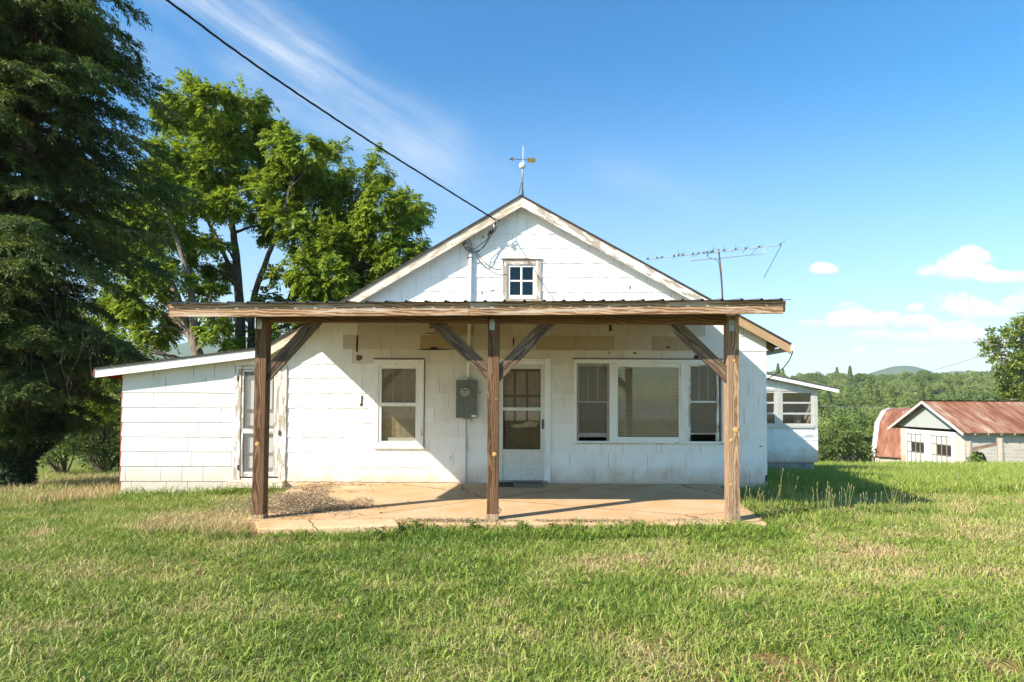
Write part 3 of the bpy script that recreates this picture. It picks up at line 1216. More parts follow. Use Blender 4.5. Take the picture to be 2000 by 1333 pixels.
# bits of missing siding
def chip(px, py, w, h, mat='broken_brown', name='broken_shingle'):
    mb = MB()
    r_ = rect(px - w / 2, py - h / 2, px + w / 2, py + h / 2)
    n = 11
    cx, cz, rx, rz = (r_[0] + r_[1]) / 2, (r_[2] + r_[3]) / 2, (r_[1] - r_[0]) / 2, (r_[3] - r_[2]) / 2
    pts = []
    for i in range(n):
        t = 2 * math.pi * i / n
        k = random.uniform(0.6, 1.1)
        c_, s_ = math.cos(t), math.sin(t)
        q = max(abs(c_), abs(s_))
        pts.append((cx + rx * k * c_ / q * .9, cz + rz * k * s_ / q * .9))
    mb.extr(pts, Yw - 0.0215, Yw - 0.004)
    mb.build(name, mat, house)


for a in ((702, 699, 14, 13), (698, 670, 5, 40, 'crack_dark'), (707, 783, 4, 26, 'crack_dark'), (706, 791, 7, 6), (848, 683, 70, 3, 'crack_dark'), (848, 681, 18, 7, 'crack_dark'),
          (1003, 668, 4, 22, 'crack_dark'), (1192, 640, 7, 21, 'crack_dark'), (974, 630, 10, 8, 'crack_dark'), (1305, 679, 7, 6), (1360, 698, 13, 10, 'crack_dark'),
          (1240, 690, 9, 4), (1190, 690, 4, 4), (860, 640, 60, 5), (842, 652, 26, 3), (938, 766, 6, 3, 'crack_dark'), (1230, 562, 3, 10, 'crack_dark'), (963, 568, 10, 1.4, 'crack_dark'),
          (941, 572, 1.2, 8, 'crack_dark'), (1496, 935, 5, 16, 'crack_dark'), (735, 805, 3, 3), (975, 432, 4, 4, 'crack_dark'), (944, 464, 3, 5, 'crack_dark'), (880, 893, 2, 3), (1486, 872, 8, 2, 'crack_dark')):
    chip(*a)

# foundation line and corner board
mb = MB()
mb.box(XM + .2, XR - 0.01, Yw - 0.006, Yw + 0.1, -0.6, -0.02)
mb.box(XL + 0.01, XM + .2, Yw + 0.012, Yw + 0.1, -0.8, -0.08)
mb.build('foundation', 'foundation', house)


# ---- windows and doors: boxes given as pixel rectangles on the wall, y measured out from it
def pbox(mb, px0, py0, px1, py1, yo, yi):
    r_ = rect(px0, py0, px1, py1)
    mb.box(r_[0], r_[1], Yw - yo, Yw - yi, r_[2], r_[3])


def frame(mb, px0, py0, px1, py1, wl, wt_, wr, wb, yo, yi):
    pbox(mb, px0, py0, px0 + wl, py1, yo, yi)
    pbox(mb, px1 - wr, py0, px1, py1, yo, yi)
    if wt_:
        pbox(mb, px0 + wl, py0, px1 - wr, py0 + wt_, yo - 0.002, yi)
    if wb:
        pbox(mb, px0 + wl, py1 - wb, px1 - wr, py1, yo - 0.002, yi)


def pane(name, px0, py0, px1, py1, y, mat, parent):
    r_ = rect(px0, py0, px1, py1)
    mb = MB()
    mb.add([(r_[0], Yw - y, r_[2]), (r_[1], Yw - y, r_[2]), (r_[1], Yw - y, r_[3]), (r_[0], Yw - y, r_[3])], [(0, 1, 2, 3)])
    return mb.build(name, mat, parent)


def blind(px0, py0, px1, py1, y, parent, pitch=0.0245, mat='blind_white', tilt=55):
    r_ = rect(px0, py0, px1, py1)
    mb = MB()
    z = r_[2] + 0.01
    t = math.radians(tilt)
    dy, dz = 0.0125 * math.cos(t), 0.0125 * math.sin(t)
    while z < r_[3]:
        o = random.uniform(-.0015, .0015)
        mb.add([(r_[0], Yw - y - dy, z - dz + o), (r_[1], Yw - y - dy, z - dz - o), (r_[1], Yw - y + dy, z + dz - o), (r_[0], Yw - y + dy, z + dz + o)], [(0, 1, 2, 3)])
        z += pitch
    for q in (0.18, 0.5, 0.82):
        x = r_[0] + (r_[1] - r_[0]) * q
        mb.box(x - .0015, x + .0015, Yw - y - .016, Yw - y - .013, r_[2], r_[3])
    return mb.build('blind', mat, parent)


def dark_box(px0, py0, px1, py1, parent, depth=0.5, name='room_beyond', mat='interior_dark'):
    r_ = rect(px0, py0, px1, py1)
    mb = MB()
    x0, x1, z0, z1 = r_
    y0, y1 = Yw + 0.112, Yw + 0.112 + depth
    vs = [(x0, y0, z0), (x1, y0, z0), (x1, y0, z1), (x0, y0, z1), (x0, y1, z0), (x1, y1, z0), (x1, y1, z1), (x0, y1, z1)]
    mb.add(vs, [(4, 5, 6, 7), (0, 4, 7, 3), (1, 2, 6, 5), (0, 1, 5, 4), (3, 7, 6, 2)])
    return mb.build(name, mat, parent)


# double hung window left of the meter
r_ = rect(731, 703, 828, 874)
win = bpy.data.objects.new('window', None)
COL.objects.link(win)
win.parent = house
mb = MB()
frame(mb, 731, 703, 828, 874, 9, 11, 9, 9, 0.036, -0.10)
pbox(mb, 729, 872, 830, 876, 0.06, 0.0)
mb.build('frame', 'trim_white', win, bevel=0.003)
mb = MB()
frame(mb, 740, 714, 819, 865, 5.5, 6.5, 7, 3, 0.022, -0.05)
pbox(mb, 745.5, 787, 812, 794, 0.020, -0.045)
mb.build('sash', 'trim_white', win, bevel=0.002)
pane('pane', 745, 720, 812, 788, 0.006, 'insect_screen', win)
pane('pane', 745, 793, 812, 863, -0.006, 'glass', win)
pane('pane', 745, 720, 812, 788, -0.012, 'glass', win)
mb = MB()
for x in (767.5, 790):
    pbox(mb, x - .8, 720, x + .8, 787, -0.014, -0.022)
mb.build('muntin', 'trim_white', win)
blind(773, 806, 812, 857, -0.055, win)
mb = MB()
pbox(mb, 757, 855, 813, 864, -0.03, -0.05)
mb.build('sill', 'trim_white', win)
r2 = rect(741, 715, 818, 866)
mb = MB()
mb.box(r2[0], r2[1], Yw + 0.088, Yw + 0.092, r2[2], r2[3])
mb.build('curtain', 'curtain', win)
mb = MB()
pbox(mb, 731, 700.5, 829, 702.5, 0.034, 0.0)
pbox(mb, 828.2, 703, 829.6, 872, 0.024, 0.0)
mb.build('drip_edge', 'broken_brown', win)

# triple window
tri = bpy.data.objects.new('picture_window', None)
COL.objects.link(tri)
tri.parent = house
mb = MB()
frame(mb, 1121, 703, 1418, 866, 5, 8, 9, 4, 0.034, -0.10)
pbox(mb, 1190, 711, 1203, 862, 0.026, -0.10)
pbox(mb, 1329, 711, 1344, 862, 0.030, -0.10)
mb.build('frame', 'trim_white', tri, bevel=0.003)
mb = MB()
pbox(mb, 1300, 866.2, 1419, 868.2, 0.05, 0.0)
pbox(mb, 1119, 866.2, 1299.5, 867.8, 0.045, 0.0)
mb.build('sill', 'sill_wood', tri)
mb = MB()
pbox(mb, 1118, 700.8, 1420, 702.6, 0.032, 0.0)
mb.build('drip_edge', 'broken_brown', tri)
mb = MB()
frame(mb, 1203, 711, 1329, 862, 3.5, 7, 3.5, 8, 0.016, -0.06)
mb.build('sash', 'trim_white', tri, bevel=0.002)
pane('pane', 1206, 717, 1326, 855, -0.01, 'glass', tri)
blind(1205, 716, 1327, 853, -0.045, tri)
for (x0, x1, mt, bl) in ((1126, 1190, 'sash_brown', 0), (1344, 1404, 'trim_peeling', 1)):
    mb = MB()
    frame(mb, x0, 711, x1, 862, 4.5, 5, 5, 0, 0.014, -0.06)
    pbox(mb, x0 + 4.5, 783.5, x1 - 5, 787, 0.012, -0.05)
    pbox(mb, x0 + 4.5, 846, x1 - 5, 854 if not bl else 849, 0.010, -0.05)
    mb.build('sash', mt, tri, bevel=0.002)
    mb = MB()
    for q in (0.33, 0.68):
        x = x0 + 4.5 + (x1 - x0 - 9.5) * q
        pbox(mb, x - .8, 716, x + .8, 783, -0.012, -0.02)
    mb.build('muntin', 'trim_white', tri)
    pane('screen', x0 + 4, 716, x1 - 4, 847, 0.004, 'insect_screen', tri)
    pane('pane', x0 + 4, 716, x1 - 4, 847, -0.024, 'glass', tri)
    blind(x0 + 3, 715, x1 - 3, 846, -0.06, tri, mat='blind_white' if bl else 'curtain')
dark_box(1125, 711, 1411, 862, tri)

# attic window
att = bpy.data.objects.new('attic_window', None)
COL.objects.link(att)
att.parent = house
mb = MB()
frame(mb, 982, 508, 1057.5, 589, 9, 10, 10, 5, 0.032, -0.10)
pbox(mb, 978, 505.5, 1059, 507.6, 0.055, 0.0)
mb.build('frame', 'trim_flaked', att, bevel=0.003)
mb = MB()
frame(mb, 991, 518, 1047.5, 584, 5, 4, 6.5, 7, 0.012, -0.06)
pbox(mb, 1016.5, 522, 1020, 577, 0.009, -0.05)
pbox(mb, 996, 547.5, 1041, 550.5, 0.006, -0.05)
mb.build('sash', 'trim_white', att, bevel=0.002)
pane('pane', 995, 521, 1042, 578, -0.02, 'attic_glass', att)
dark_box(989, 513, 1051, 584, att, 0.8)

# front storm door
dr_ = bpy.data.objects.new('storm_door', None)
COL.objects.link(dr_)
dr_.parent = house
mb = MB()
pbox(mb, 1063.5, 701, 1075, 943, 0.034, -0.10)
pbox(mb, 962, 701, 972.5, 943, 0.034, -0.10)
pbox(mb, 972.5, 701, 1063.5, 712, 0.032, -0.10)
mb.build('casing', 'trim_white', dr_, bevel=0.003)
mb = MB()
frame(mb, 972.5, 712, 1063.5, 938, 10, 9, 8, 4, 0.030, 0.0)
pbox(mb, 982.5, 796, 1055.5, 802.5, 0.028, 0.0)
pbox(mb, 982.5, 878, 1055.5, 883, 0.028, 0.0)
mb.build('door_frame', 'aluminium', dr_, bevel=0.003)
mb = MB()
pbox(mb, 982.5, 883, 1055.5, 934, 0.018, 0.004)
mb.build('kick_panel', 'aluminium', dr_)
pane('pane', 982, 720, 1056, 797, 0.014, 'insect_screen', dr_)
pane('pane', 982, 802, 1056, 879, 0.014, 'glass', dr_)
mb = MB()
pbox(mb, 1058.5, 819, 1061.5, 838, 0.05, 0.03)
pbox(mb, 1058.8, 826, 1061.2, 830, 0.065, 0.05)
mb.build('handle', 'cable_black', dr_, bevel=0.003)
mb = MB()
pbox(mb, 968, 705, 1067, 943, -0.06, -0.10)
mb.build('inner_door', 'brown_door', dr_)
mb = MB()
for (x0, x1) in ((985, 1003), (1008, 1027), (1032, 1054)):
    for (y0, y1) in ((726, 771), (776, 822)):
        pbox(mb, x0, y0, x1, y1, -0.052, -0.058)
mb.build('curtain', 'curtain', dr_)
mb = MB()
rr = rect(995, 823, 1053, 836)
pts = [(rr[0], rr[2] + .04), (rr[0] + .1, rr[2]), (rr[1] - .05, rr[2] + .02), (rr[1], rr[3] - .02), (rr[1] - .2, rr[3]), (rr[0] + .25, rr[3] - .04)]
mb.extr(pts, Yw + 0.048, Yw + 0.056)
mb.build('torn_panel', 'curtain', dr_)
mb = MB()
pbox(mb, 966, 938.5, 1070, 943.5, 0.05, -0.10)
mb.build('threshold', 'grey_wood', dr_)

# screen door of the wing
sc_ = bpy.data.objects.new('screen_door', None)
COL.objects.link(sc_)
sc_.parent = house
mb = MB()
pbox(mb, 459, 716, 471, 938, 0.034, -0.10)
pbox(mb, 546, 716, 560, 938, 0.036, -0.10)
pbox(mb, 459, 705, 560, 716, 0.034, -0.10)
mb.build('casing', 'trim_peeling', sc_, bevel=0.003)
mb = MB()
frame(mb, 471.5, 723, 545.5, 931, 4.5, 3.5, 10, 9, 0.022, 0.0)
pbox(mb, 476, 838, 535.5, 847, 0.020, 0.0)
mb.build('door_frame', 'trim_peeling', sc_, bevel=0.002)
pane('screen', 475, 725, 536, 839, 0.010, 'door_screen', sc_)
pane('screen', 475, 846, 536, 923, 0.010, 'door_screen', sc_)
mb = MB()
pbox(mb, 470, 722, 546, 934, -0.06, -0.10)
mb.build('inner_door', 'sash_brown', sc_)
mb = MB()
for (x0, x1, y0, y1) in ((481, 502, 733, 800), (508, 530, 733, 800), (480, 532, 808, 832), (482, 531, 855, 885), (482, 531, 892, 915)):
    pbox(mb, x0, y0, x1, y1, -0.045, -0.058)
mb.build('door_panel', 'trim_white', sc_)
for y_ in (739, 913):
    mb = MB()
    pbox(mb, 465, y_ - 5, 467.5, y_ + 5, 0.045, 0.034)
    mb.build('hinge', 'rust_steel', sc_)
mb = MB()
pbox(mb, 546, 841, 548.5, 850, 0.06, 0.036)
mb.build('latch', 'rust_steel', sc_)
mb = MB()
pbox(mb, 451, 938, 558, 952, 0.14, -0.05)
mb.build('doorstep', 'sill_wood', sc_, bevel=0.006)

# sun room at the right rear
Ys = 14.5
sr = U(1597, 830, Ys)
sun_top = U(1498, 737, Ys)
sun_end = U(1632, 757, Ys - 0.25)
mb = MB()
zt_r = U(1597, 757, Ys).z
zt_l = zt_r + (sr.x - XR) * 0.205
HS = (U(1440, 800, Ys).x, U(1588, 800, Ys).x, U(1540, 831, Ys).z, U(1540, 764, Ys).z)
outl = [(XR + .002, -0.02), (sr.x, -0.02), (sr.x, zt_r), (XR + .002, zt_l)]
_h = HOLES
HOLES = [HS]
shingles(mb, outl, True, 0.9, 0.5, Ys)
HOLES = _h
for i in range(len(mb.t)):
    mb.t[i] = 0.0
sroom = bpy.data.objects.new('sun_room', None)
COL.objects.link(sroom)
sroom.parent = house
mb.build('siding', 'siding', sroom)
mb = MB()
for q in minus(outl, HS):
    mb.extr(q, Ys, Ys + 0.1)
mb.box(sr.x - 0.1, sr.x, Ys + 0.1, Yb - .5, -0.02, zt_r)
mb.build('wall_backing', 'garage_white', sroom)
mb = MB()
mb.box(XR + 0.01, sr.x - 0.08, Ys + 0.03, Yb - .6, -1.0, -0.021)
mb.build('foundation', 'foundation', sroom)
mb = MB()
a = Vector((XR + .003, Ys, zt_l + 0.07))
b = Vector((sr.x + 0.42, Ys, zt_r + 0.07 - 0.42 * 0.205))
slab_between(mb, a, b, 0.035, Ys - 0.22, Yb - .4)
mb.build('roof', 'porch_metal', sroom)
mb = MB()
mb.extr([(a.x, a.z - .037), (b.x, b.z - .037), (b.x, b.z - .12), (a.x, a.z - .12)], Ys - 0.21, Ys - 0.18)
mb.build('rake_board', 'trim_white', sroom)
mb = MB()
for (x0, x1) in ((HS[0], U(1516, 800, Ys).x), (U(1524, 800, Ys).x, HS[1])):
    z0, z1 = HS[2], HS[3]
    mb.box(x0, x0 + .05, Ys - .02, Ys + .04, z0, z1)
    mb.box(x1 - .05, x1, Ys - .02, Ys + .04, z0, z1)
    for k in range(4):
        z = z0 + (z1 - z0 - 0.05) * k / 3
        mb.box(x0 + .05, x1 - .05, Ys - .016, Ys + .036, z, z + .045)
mb.box(U(1516, 800, Ys).x, U(1524, 800, Ys).x, Ys - .025, Ys + .05, HS[2] - .06, HS[3] + .05)
mb.box(HS[1], HS[1] + .1, Ys - .028, Ys + .05, HS[2] - .06, HS[3] + .05)
mb.box(HS[0], HS[1], Ys - .03, Ys + .05, HS[3], HS[3] + .06)
mb.box(HS[0], HS[1], Ys - .045, Ys + .05, HS[2] - .06, HS[2])
mb.build('window_frame', 'aluminium', sroom)
mb = MB()
mb.add([(HS[0], Ys + .01, HS[2]), (HS[1], Ys + .01, HS[2]), (HS[1], Ys + .01, HS[3]), (HS[0], Ys + .01, HS[3])], [(0, 1, 2, 3)])
mb.build('pane', 'glass', sroom)
mb = MB()
mb.box(HS[0] - .3, HS[1] + .02, Ys + .7, Ys + .72, HS[2] - .5, HS[3] + .05)
mb.build('room_beyond', 'curtain', sroom)
mb = MB()
mb.box(HS[0] - .3, HS[1] + .1, Ys + .12, Ys + .7, HS[2] - .52, HS[2] - .5)
mb.box(U(1560, 800, Ys).x, U(1575, 800, Ys).x, Ys + .3, Ys + .45, HS[2] - .3, HS[2] + .3)
mb.build('furniture_beyond', 'sash_brown', sroom)

# ------------------------------------------------------------------ porch
Yp = 7.19
porch = thing('porch', (0, Yp, 0), 'brown timber porch with metal roof on three posts before the front door', 'porch')
PW = 0.142
Zbeam0 = U(963, 631, Yp).z
Zbeam1 = U(963, 612, Yp).z
post_x = [U(507, 830, Yp).x, U(963.5, 830, Yp).x, U(1433.5, 830, Yp).x]
Yfa = 6.83
fl, fr = U(331, 607, Yfa), U(1530, 600, Yfa)
for i, x in enumerate(post_x):
    mb = MB()
    z1 = Zbeam1 - 0.01
    zb = 0.12
    lean = (-0.012, -0.004, 0.0)[i]
    mb.beam((x + lean, Yp + PW / 2, -0.05), (x, Yp + PW / 2, z1), PW, PW, (0, 1, 0))
    for k, v in enumerate(mb.g):
        mb.g[k] = (v[0], v[1] + (0.02, 0.05, -0.03)[i], v[2])
    po = mb.build('post', 'pale_post_wood' if i == 2 else 'post_wood', porch, bevel=0.006)
    mb = MB()
    mb.box(x - 0.052, x + 0.012, Yp - 0.004, Yp + 0.001, U(963, 645, Yp).z, U(963, 624, Yp).z)
    for r0 in range(4):
        for c0 in range(3):
            zz_ = U(963, 643 - r0 * 5.2, Yp).z
            xx_ = x - 0.044 + c0 * 0.024
            mb.box(xx_ - .004, xx_ + .004, Yp - .008, Yp - .004, zz_ - .004, zz_ + .004)
    mb.build('nail_plate', 'galvanised', po)
    mb = MB()
    mb.beam((x + lean, Yp + PW / 2, -0.05), (x + lean, Yp + PW / 2, 0.05 + 0.02 * i), PW + .006, PW + .006, (0, 1, 0))
    mb.build('foot', 'foot_wood', po, bevel=0.004)
    for (ky, kx, kr) in {0: ((870, -4, 4.5),), 1: ((888, 3, 4.5), (780, 5, 1.5)), 2: ((838, 4, 6), (859, -5, 4), (703, 2, 3), (945, -6, 3))}[i]:
        pz = U(1000, ky, Yp).z
        mb = MB()
        r0 = kr / 160
        mb.lathe((x + kx / 160, Yp + 0.0005, pz), ((r0 * 1.0, -0.004), (r0 * 0.95, 0.0015), (r0 * 0.5, 0.003), (0.001, 0.003)), 14, 'Y')
        mb.build('knot', 'knot_wood', po, smooth=True)
mb = MB()
mb.box(post_x[0] + PW / 2, post_x[1] - PW / 2, Yp + 0.03, Yp + 0.12, Zbeam0, Zbeam1)
mb.build('beam', 'beam_wood', porch, bevel=0.005)
mb = MB()
mb.box(post_x[1] + PW / 2, post_x[2] - PW / 2, Yp + 0.03, Yp + 0.12, Zbeam0 - 0.003, Zbeam1)
mb.build('beam', 'beam_wood', porch, bevel=0.005)
for (x0, y0, x1, y1) in ((519, 731, 610, 631), (951.5, 726, 852, 631), (975.5, 728, 1070, 631), (1421, 731, 1318, 631)):
    a, b = U(x0, y0, Yp), U(x1, y1, Yp)
    a.y = b.y = Yp + 0.055
    d = (b - a).normalized()
    # cut plumb against the post and level under the beam
    w = 0.15
    nrm = Vector((-d.z, 0, d.x))
    if nrm.z < 0:
        nrm = -nrm
    s = 1 if d.x > 0 else -1
    pts = []
    for sgn in (1, -1):
        o = nrm * (w / 2) * sgn
        tt = (a.x - (a.x + o.x)) / d.x
        pts.append(a + o + d * tt)
    for sgn in (-1, 1):
        o = nrm * (w / 2) * sgn
        tt = (Zbeam0 - 0.002 - (a.z + o.z)) / d.z
        pts.append(a + o + d * tt)
    mb = MB()
    mb.extr([(p_.x, p_.z) for p_ in pts], Yp + 0.035, Yp + 0.08)
    off = random.random() * 20
    for i, v in enumerate(mb.v):
        q = Vector(v) - a
        mb.g[i] = (q.dot(d) + off, q.dot(nrm) + 0.02, v[1] - Yp)
    mb.build('brace', 'brace_wood', porch, bevel=0.003)
# fascia in two lengths
FH = 0.15
xm = U(916, 605, Yfa).x
zc = fl.z + (fr.z - fl.z) * (xm - fl.x) / (fr.x - fl.x)
mid = Vector((xm, Yfa, zc))
for a, b in ((fl, mid - Vector((0.002, 0, 0))), (mid + Vector((0.002, 0, 0)), fr)):
    mb = MB()
    mb.beam((a.x, Yfa + 0.02, a.z), (b.x, Yfa + 0.02, b.z), 0.038, FH)
    mb.build('fascia_board', 'fascia_wood', porch, bevel=0.003)
# corrugated roof sheet, rising to the wall
RISE = 0.135
Yfs = Yfa - 0.05
Yend = Yw - 0.02
sx0, sx1 = U(326, 590, Yfs).x, U(1546, 586, Yfs).x
zf0, zf1 = fl.z + FH / 2 + 0.004, fr.z + FH / 2 + 0.004


def sheet_z(x, y):
    t = (x - sx0) / (sx1 - sx0)
    return zf0 + (zf1 - zf0) * t + (y - Yfa) * RISE


prof = []
x = sx0
PITCH_R = 0.2286
while x < sx1:
    for dx, dz in ((0.0, 0.0), (0.012, 0.018), (0.032, 0.018), (0.044, 0.0), (0.112, 0.0), (0.118, 0.005), (0.126, 0.005), (0.132, 0.0)):
        if x + dx <= sx1:
            prof.append((x + dx, dz))
    x += PITCH_R
prof.append((sx1, 0.0))
vs, fs = [], []
nys = 2
for y in (Yfs, Yend):
    for (px_, dz) in prof:
        vs.append((px_, y, sheet_z(px_, y) + dz + 0.006))
for y in (Yfs, Yend):
    for (px_, dz) in prof:
        vs.append((px_, y, sheet_z(px_, y) + dz + 0.0035))
n = len(prof)
for i in range(n - 1):
    fs.append((i, i + 1, n + i + 1, n + i))
    fs.append((2 * n + i, 3 * n + i, 3 * n + i + 1, 2 * n + i + 1))
    fs.append((i, 2 * n + i, 2 * n + i + 1, i + 1))
    fs.append((n + i, n + i + 1, 3 * n + i + 1, 3 * n + i))
fs.append((0, n, 3 * n, 2 * n))
fs.append((n - 1, 3 * n - 1, 4 * n - 1, 2 * n - 1))
mb = MB()
mb.add(vs, fs)
proof = mb.build('metal_roof', 'porch_metal', porch)
rx_ = list(np.arange(fl.x + 0.03, fr.x - 0.3, 0.81)) + [fr.x - 0.02]
for xx in rx_:
    mb = MB()
    mb.beam((xx, Yfa + 0.04, sheet_z(xx, Yfa + 0.04) - FH / 2 - 0.002), (xx, Yw - 0.03, sheet_z(xx, Yw - 0.03) - FH / 2 - 0.002), 0.038, FH - 0.01)
    mb.build('rafter', 'beam_wood', porch)
for xx, mt_ in ((fr.x + 0.021, 'fascia_wood'), (fl.x - 0.021, 'beam_wood')):
    mb = MB()
    mb.beam((xx, Yfa + 0.03, sheet_z(xx, Yfa + 0.03) - FH / 2 + .004), (xx, Yw - 0.03, sheet_z(xx, Yw - 0.03) - FH / 2 + .004), 0.036, FH - 0.02)
    mb.build('barge_board', mt_, porch)

# ------------------------------------------------------------------ meter, conduits, wires
mt = thing('electric_meter_box', (wx(912), Yw - 0.06, wz(816)), 'grey electric meter box with round glass meter on the wall beside the front door', 'meter box')
r_ = rect(892.5, 744, 932, 816)
mb = MB()
mb.box(r_[0], r_[1], Yw - 0.13, Yw - 0.018, r_[2], r_[3])
mb.build('box', 'meter_grey', mt, bevel=0.006)
mb = MB()
mb.box(r_[0] - .004, r_[1] + .004, Yw - 0.136, Yw - 0.131, r_[2] + 0.30, r_[3] + .004)
mb.box(r_[0] - .004, r_[1] + .004, Yw - 0.136, Yw - 0.131, r_[2] - .002, r_[2] + 0.296)
mb.build('cover', 'meter_grey', mt, bevel=0.003)
cx, cz = wx(909.5), wz(766)
mb = MB()
mb.lathe((cx, Yw - 0.134, cz), ((0.088, 0.0), (0.088, 0.012), (0.078, 0.016), (0.076, 0.012)), 28, 'Y')
mb.build('meter_ring', 'galvanised', mt, smooth=False)
mb = MB()
mb.lathe((cx, Yw - 0.146, cz), ((0.072, 0.0), (0.072, 0.05), (0.06, 0.07), (0.001, 0.076)), 28, 'Y')
mb.build('meter_glass', 'glass', mt, smooth=True)
mb = MB()
mb.lathe((cx, Yw - 0.147, cz), ((0.066, 0.0), (0.066, 0.006), (0.001, 0.006)), 28, 'Y')
dial = mb.build('dial_plate', 'conduit_white', mt)
mb = MB()
mb.box(cx - .04, cx + .04, Yw - .156, Yw - .1535, cz + .012, cz + .03)
for k in range(4):
    mb.box(cx - .036 + k * .02, cx - .024 + k * .02, Yw - .156, Yw - .1535, cz - .03, cz - .014)
mb.build('dial_marks', 'cable_black', dial)
mb = MB()
mb.box(wx(922), wx(931), Yw - .139, Yw - .136, wz(815), wz(811))
mb.build('sticker', 'conduit_white', mt)
mb = MB()
mb.box(wx(905), wx(915), Yw - .09, Yw - .03, wz(820), wz(816))
mb.tube([(wx(911), Yw - .055, wz(820)), (wx(911.5), Yw - .05, wz(860)), (wx(911.5), Yw - .045, 0.0)], 0.011, 8)
mb.tube([(wx(921), Yw - .06, wz(816)), (wx(921), Yw - .06, wz(823))], 0.011, 8)
mb.build('ground_conduit', 'conduit_grey', mt, smooth=False)
mast = thing('service_mast', (wx(916), Yw - 0.06, wz(600)), 'pale conduit mast running up the gable from the meter box to the overhead wires', 'conduit')
mb = MB()
mb.tube([(wx(914), Yw - .055, wz(744)), (wx(915), Yw - .055, wz(700)), (wx(917), Yw - .055, wz(600)), (wx(917.5), Yw - .055, wz(492))], 0.030, 14)
mb.build('pipe', 'conduit_white', mast, smooth=True)
mb = MB()
mb.tube([(wx(914), Yw - .055, wz(746)), (wx(914), Yw - .055, wz(738))], 0.04, 12)
mb.build('hub', 'galvanised', mast)
for py in (505, 680):
    mb = MB()
    mb.box(wx(911), wx(922), Yw - .092, Yw - .018, wz(py + 1), wz(py - 1))
    mb.build('pipe_clamp', 'galvanised', mast)
mb = MB()
mb.tube([(wx(917.5), Yw - .055, wz(494)), (wx(917), Yw - .06, wz(484)), (wx(914), Yw - .075, wz(476)), (wx(909), Yw - .10, wz(471)), (wx(905.5), Yw - .12, wz(475))], [.036, .042, .05, .05, .036], 12)
mb.build('weatherhead', 'conduit_grey', mast, smooth=True)


def bez(pts, n=16):
    """smooth curve through points"""
    pts = [Vector(p) for p in pts]
    out = []
    P = [pts[0] * 2 - pts[1]] + pts + [pts[-1] * 2 - pts[-2]]
    for i in range(1, len(P) - 2):
        for k in range(n):
            t = k / n
            p0, p1, p2, p3 = P[i - 1], P[i], P[i + 1], P[i + 2]
            out.append(0.5 * ((2 * p1) + (p2 - p0) * t + (2 * p0 - 5 * p1 + 4 * p2 - p3) * t * t + (3 * p1 - p0 - 3 * p2 + p3) * t ** 3))
    out.append(pts[-1])
    return out


# overhead service drop: pole out of frame at the viewer's left
line = thing('power_line', U(968, 430, Yr - .03), 'black twisted overhead power cable sagging from upper left to the gable', 'cable')
way = bez([U(60, -190, 4.6), U(320, -4, 5.8), U(500, 128, 6.75), U(700, 262, 8.0), U(860, 363, 9.2), U(968, 430, Yr - 0.04)], 40)
for ph in (0.0, 2.1, 4.2):
    mb = MB()
    pts = []
    s_ = 0.0
    for i, p_ in enumerate(way):
        if i:
            s_ += (p_ - way[i - 1]).length
        a = ph + s_ * 11.0
        pts.append(p_ + Vector((0.0, math.cos(a) * 0.0065, math.sin(a) * 0.0075)))
    mb.tube(pts, 0.0085 if ph else 0.0065, 6)
    mb.build('strand', 'cable_black', line, smooth=True)
mb = MB()
hook = U(968, 430, Yr - 0.04)
mb.tube(bez([hook, U(971, 437, Yr - .04), U(968, 450, Yr), U(967, 452, Yr)], 6), 0.012, 8)
mb.tube([U(965, 438, Yr - .045), U(966, 450, Yr - .03)], 0.020, 8)
mb.tube([U(971, 428, Yr - .045), U(974, 431, Yr + .19)], 0.010, 8)
mb.build('wedge_clamp', 'galvanised', line, smooth=True)
loop = thing('drip_loop_wires', U(930, 480, Yr), 'black drip loop wires with splice sleeves between the mast head and the gable', 'cable')
for k, (dx, sag) in enumerate(((0, 0), (4, 3), (8, -4))):
    mb = MB()
    mb.tube(bez([U(968 + k, 432, Yr - .03), U(965 - k, 452, Yr + .02), U(962 - k * 3, 456, Yr + .04), U(955 - dx * .5, 468, Yr + .06), U(944 - dx, 484 + sag, Yr + .05), U(930 - dx * .5, 491 + sag, Yr + .02), U(915, 488 + sag, Yr), U(906, 482, Yr + .02), U(904.5 + k * 2, 474, Yr + .08)], 8), 0.0065, 6)
    mb.build('wire', 'cable_black', loop, smooth=True)
for (a, b) in (((963, 447), (958, 457)), ((957, 450), (953, 461))):
    mb = MB()
    mb.tube([U(a[0], a[1], Yr + .03), U(b[0], b[1], Yr + .05)], [.020, .020], 8)
    mb.build('splice_sleeve', 'cable_black', loop)
mb = MB()
mb.tube(bez([U(928, 494, Yr + .18), U(940, 515, Yr + .185), U(960, 530, Yr + .187), U(976, 537, Yr + .187), U(989, 536, Yr + .17)], 8), 0.005, 6)
mb.tube(bez([U(931, 494, Yr + .18), U(948, 514, Yr + .185), U(966, 525, Yr + .187), U(979, 524, Yr + .187), U(984, 508, Yr + .17)], 8), 0.005, 6)
mb.build('house_wire', 'cable_grey', loop, smooth=True)
# loose cable at the right eave
mb = MB()
mb.tube(bez([U(1549, 678, Yr + .1), U(1547, 692, Yr + .1), U(1536, 712, Yr + .15), U(1518, 729, Yr + .3), U(1499, 741, Yw + .1), (XR + .01, Yw + .6, wz(760))], 8), 0.009, 8)
tag(mb.build('cable', 'cable_black', None, smooth=True), 'loose black cable hanging in a curve from the right hand eave corner', 'cable')

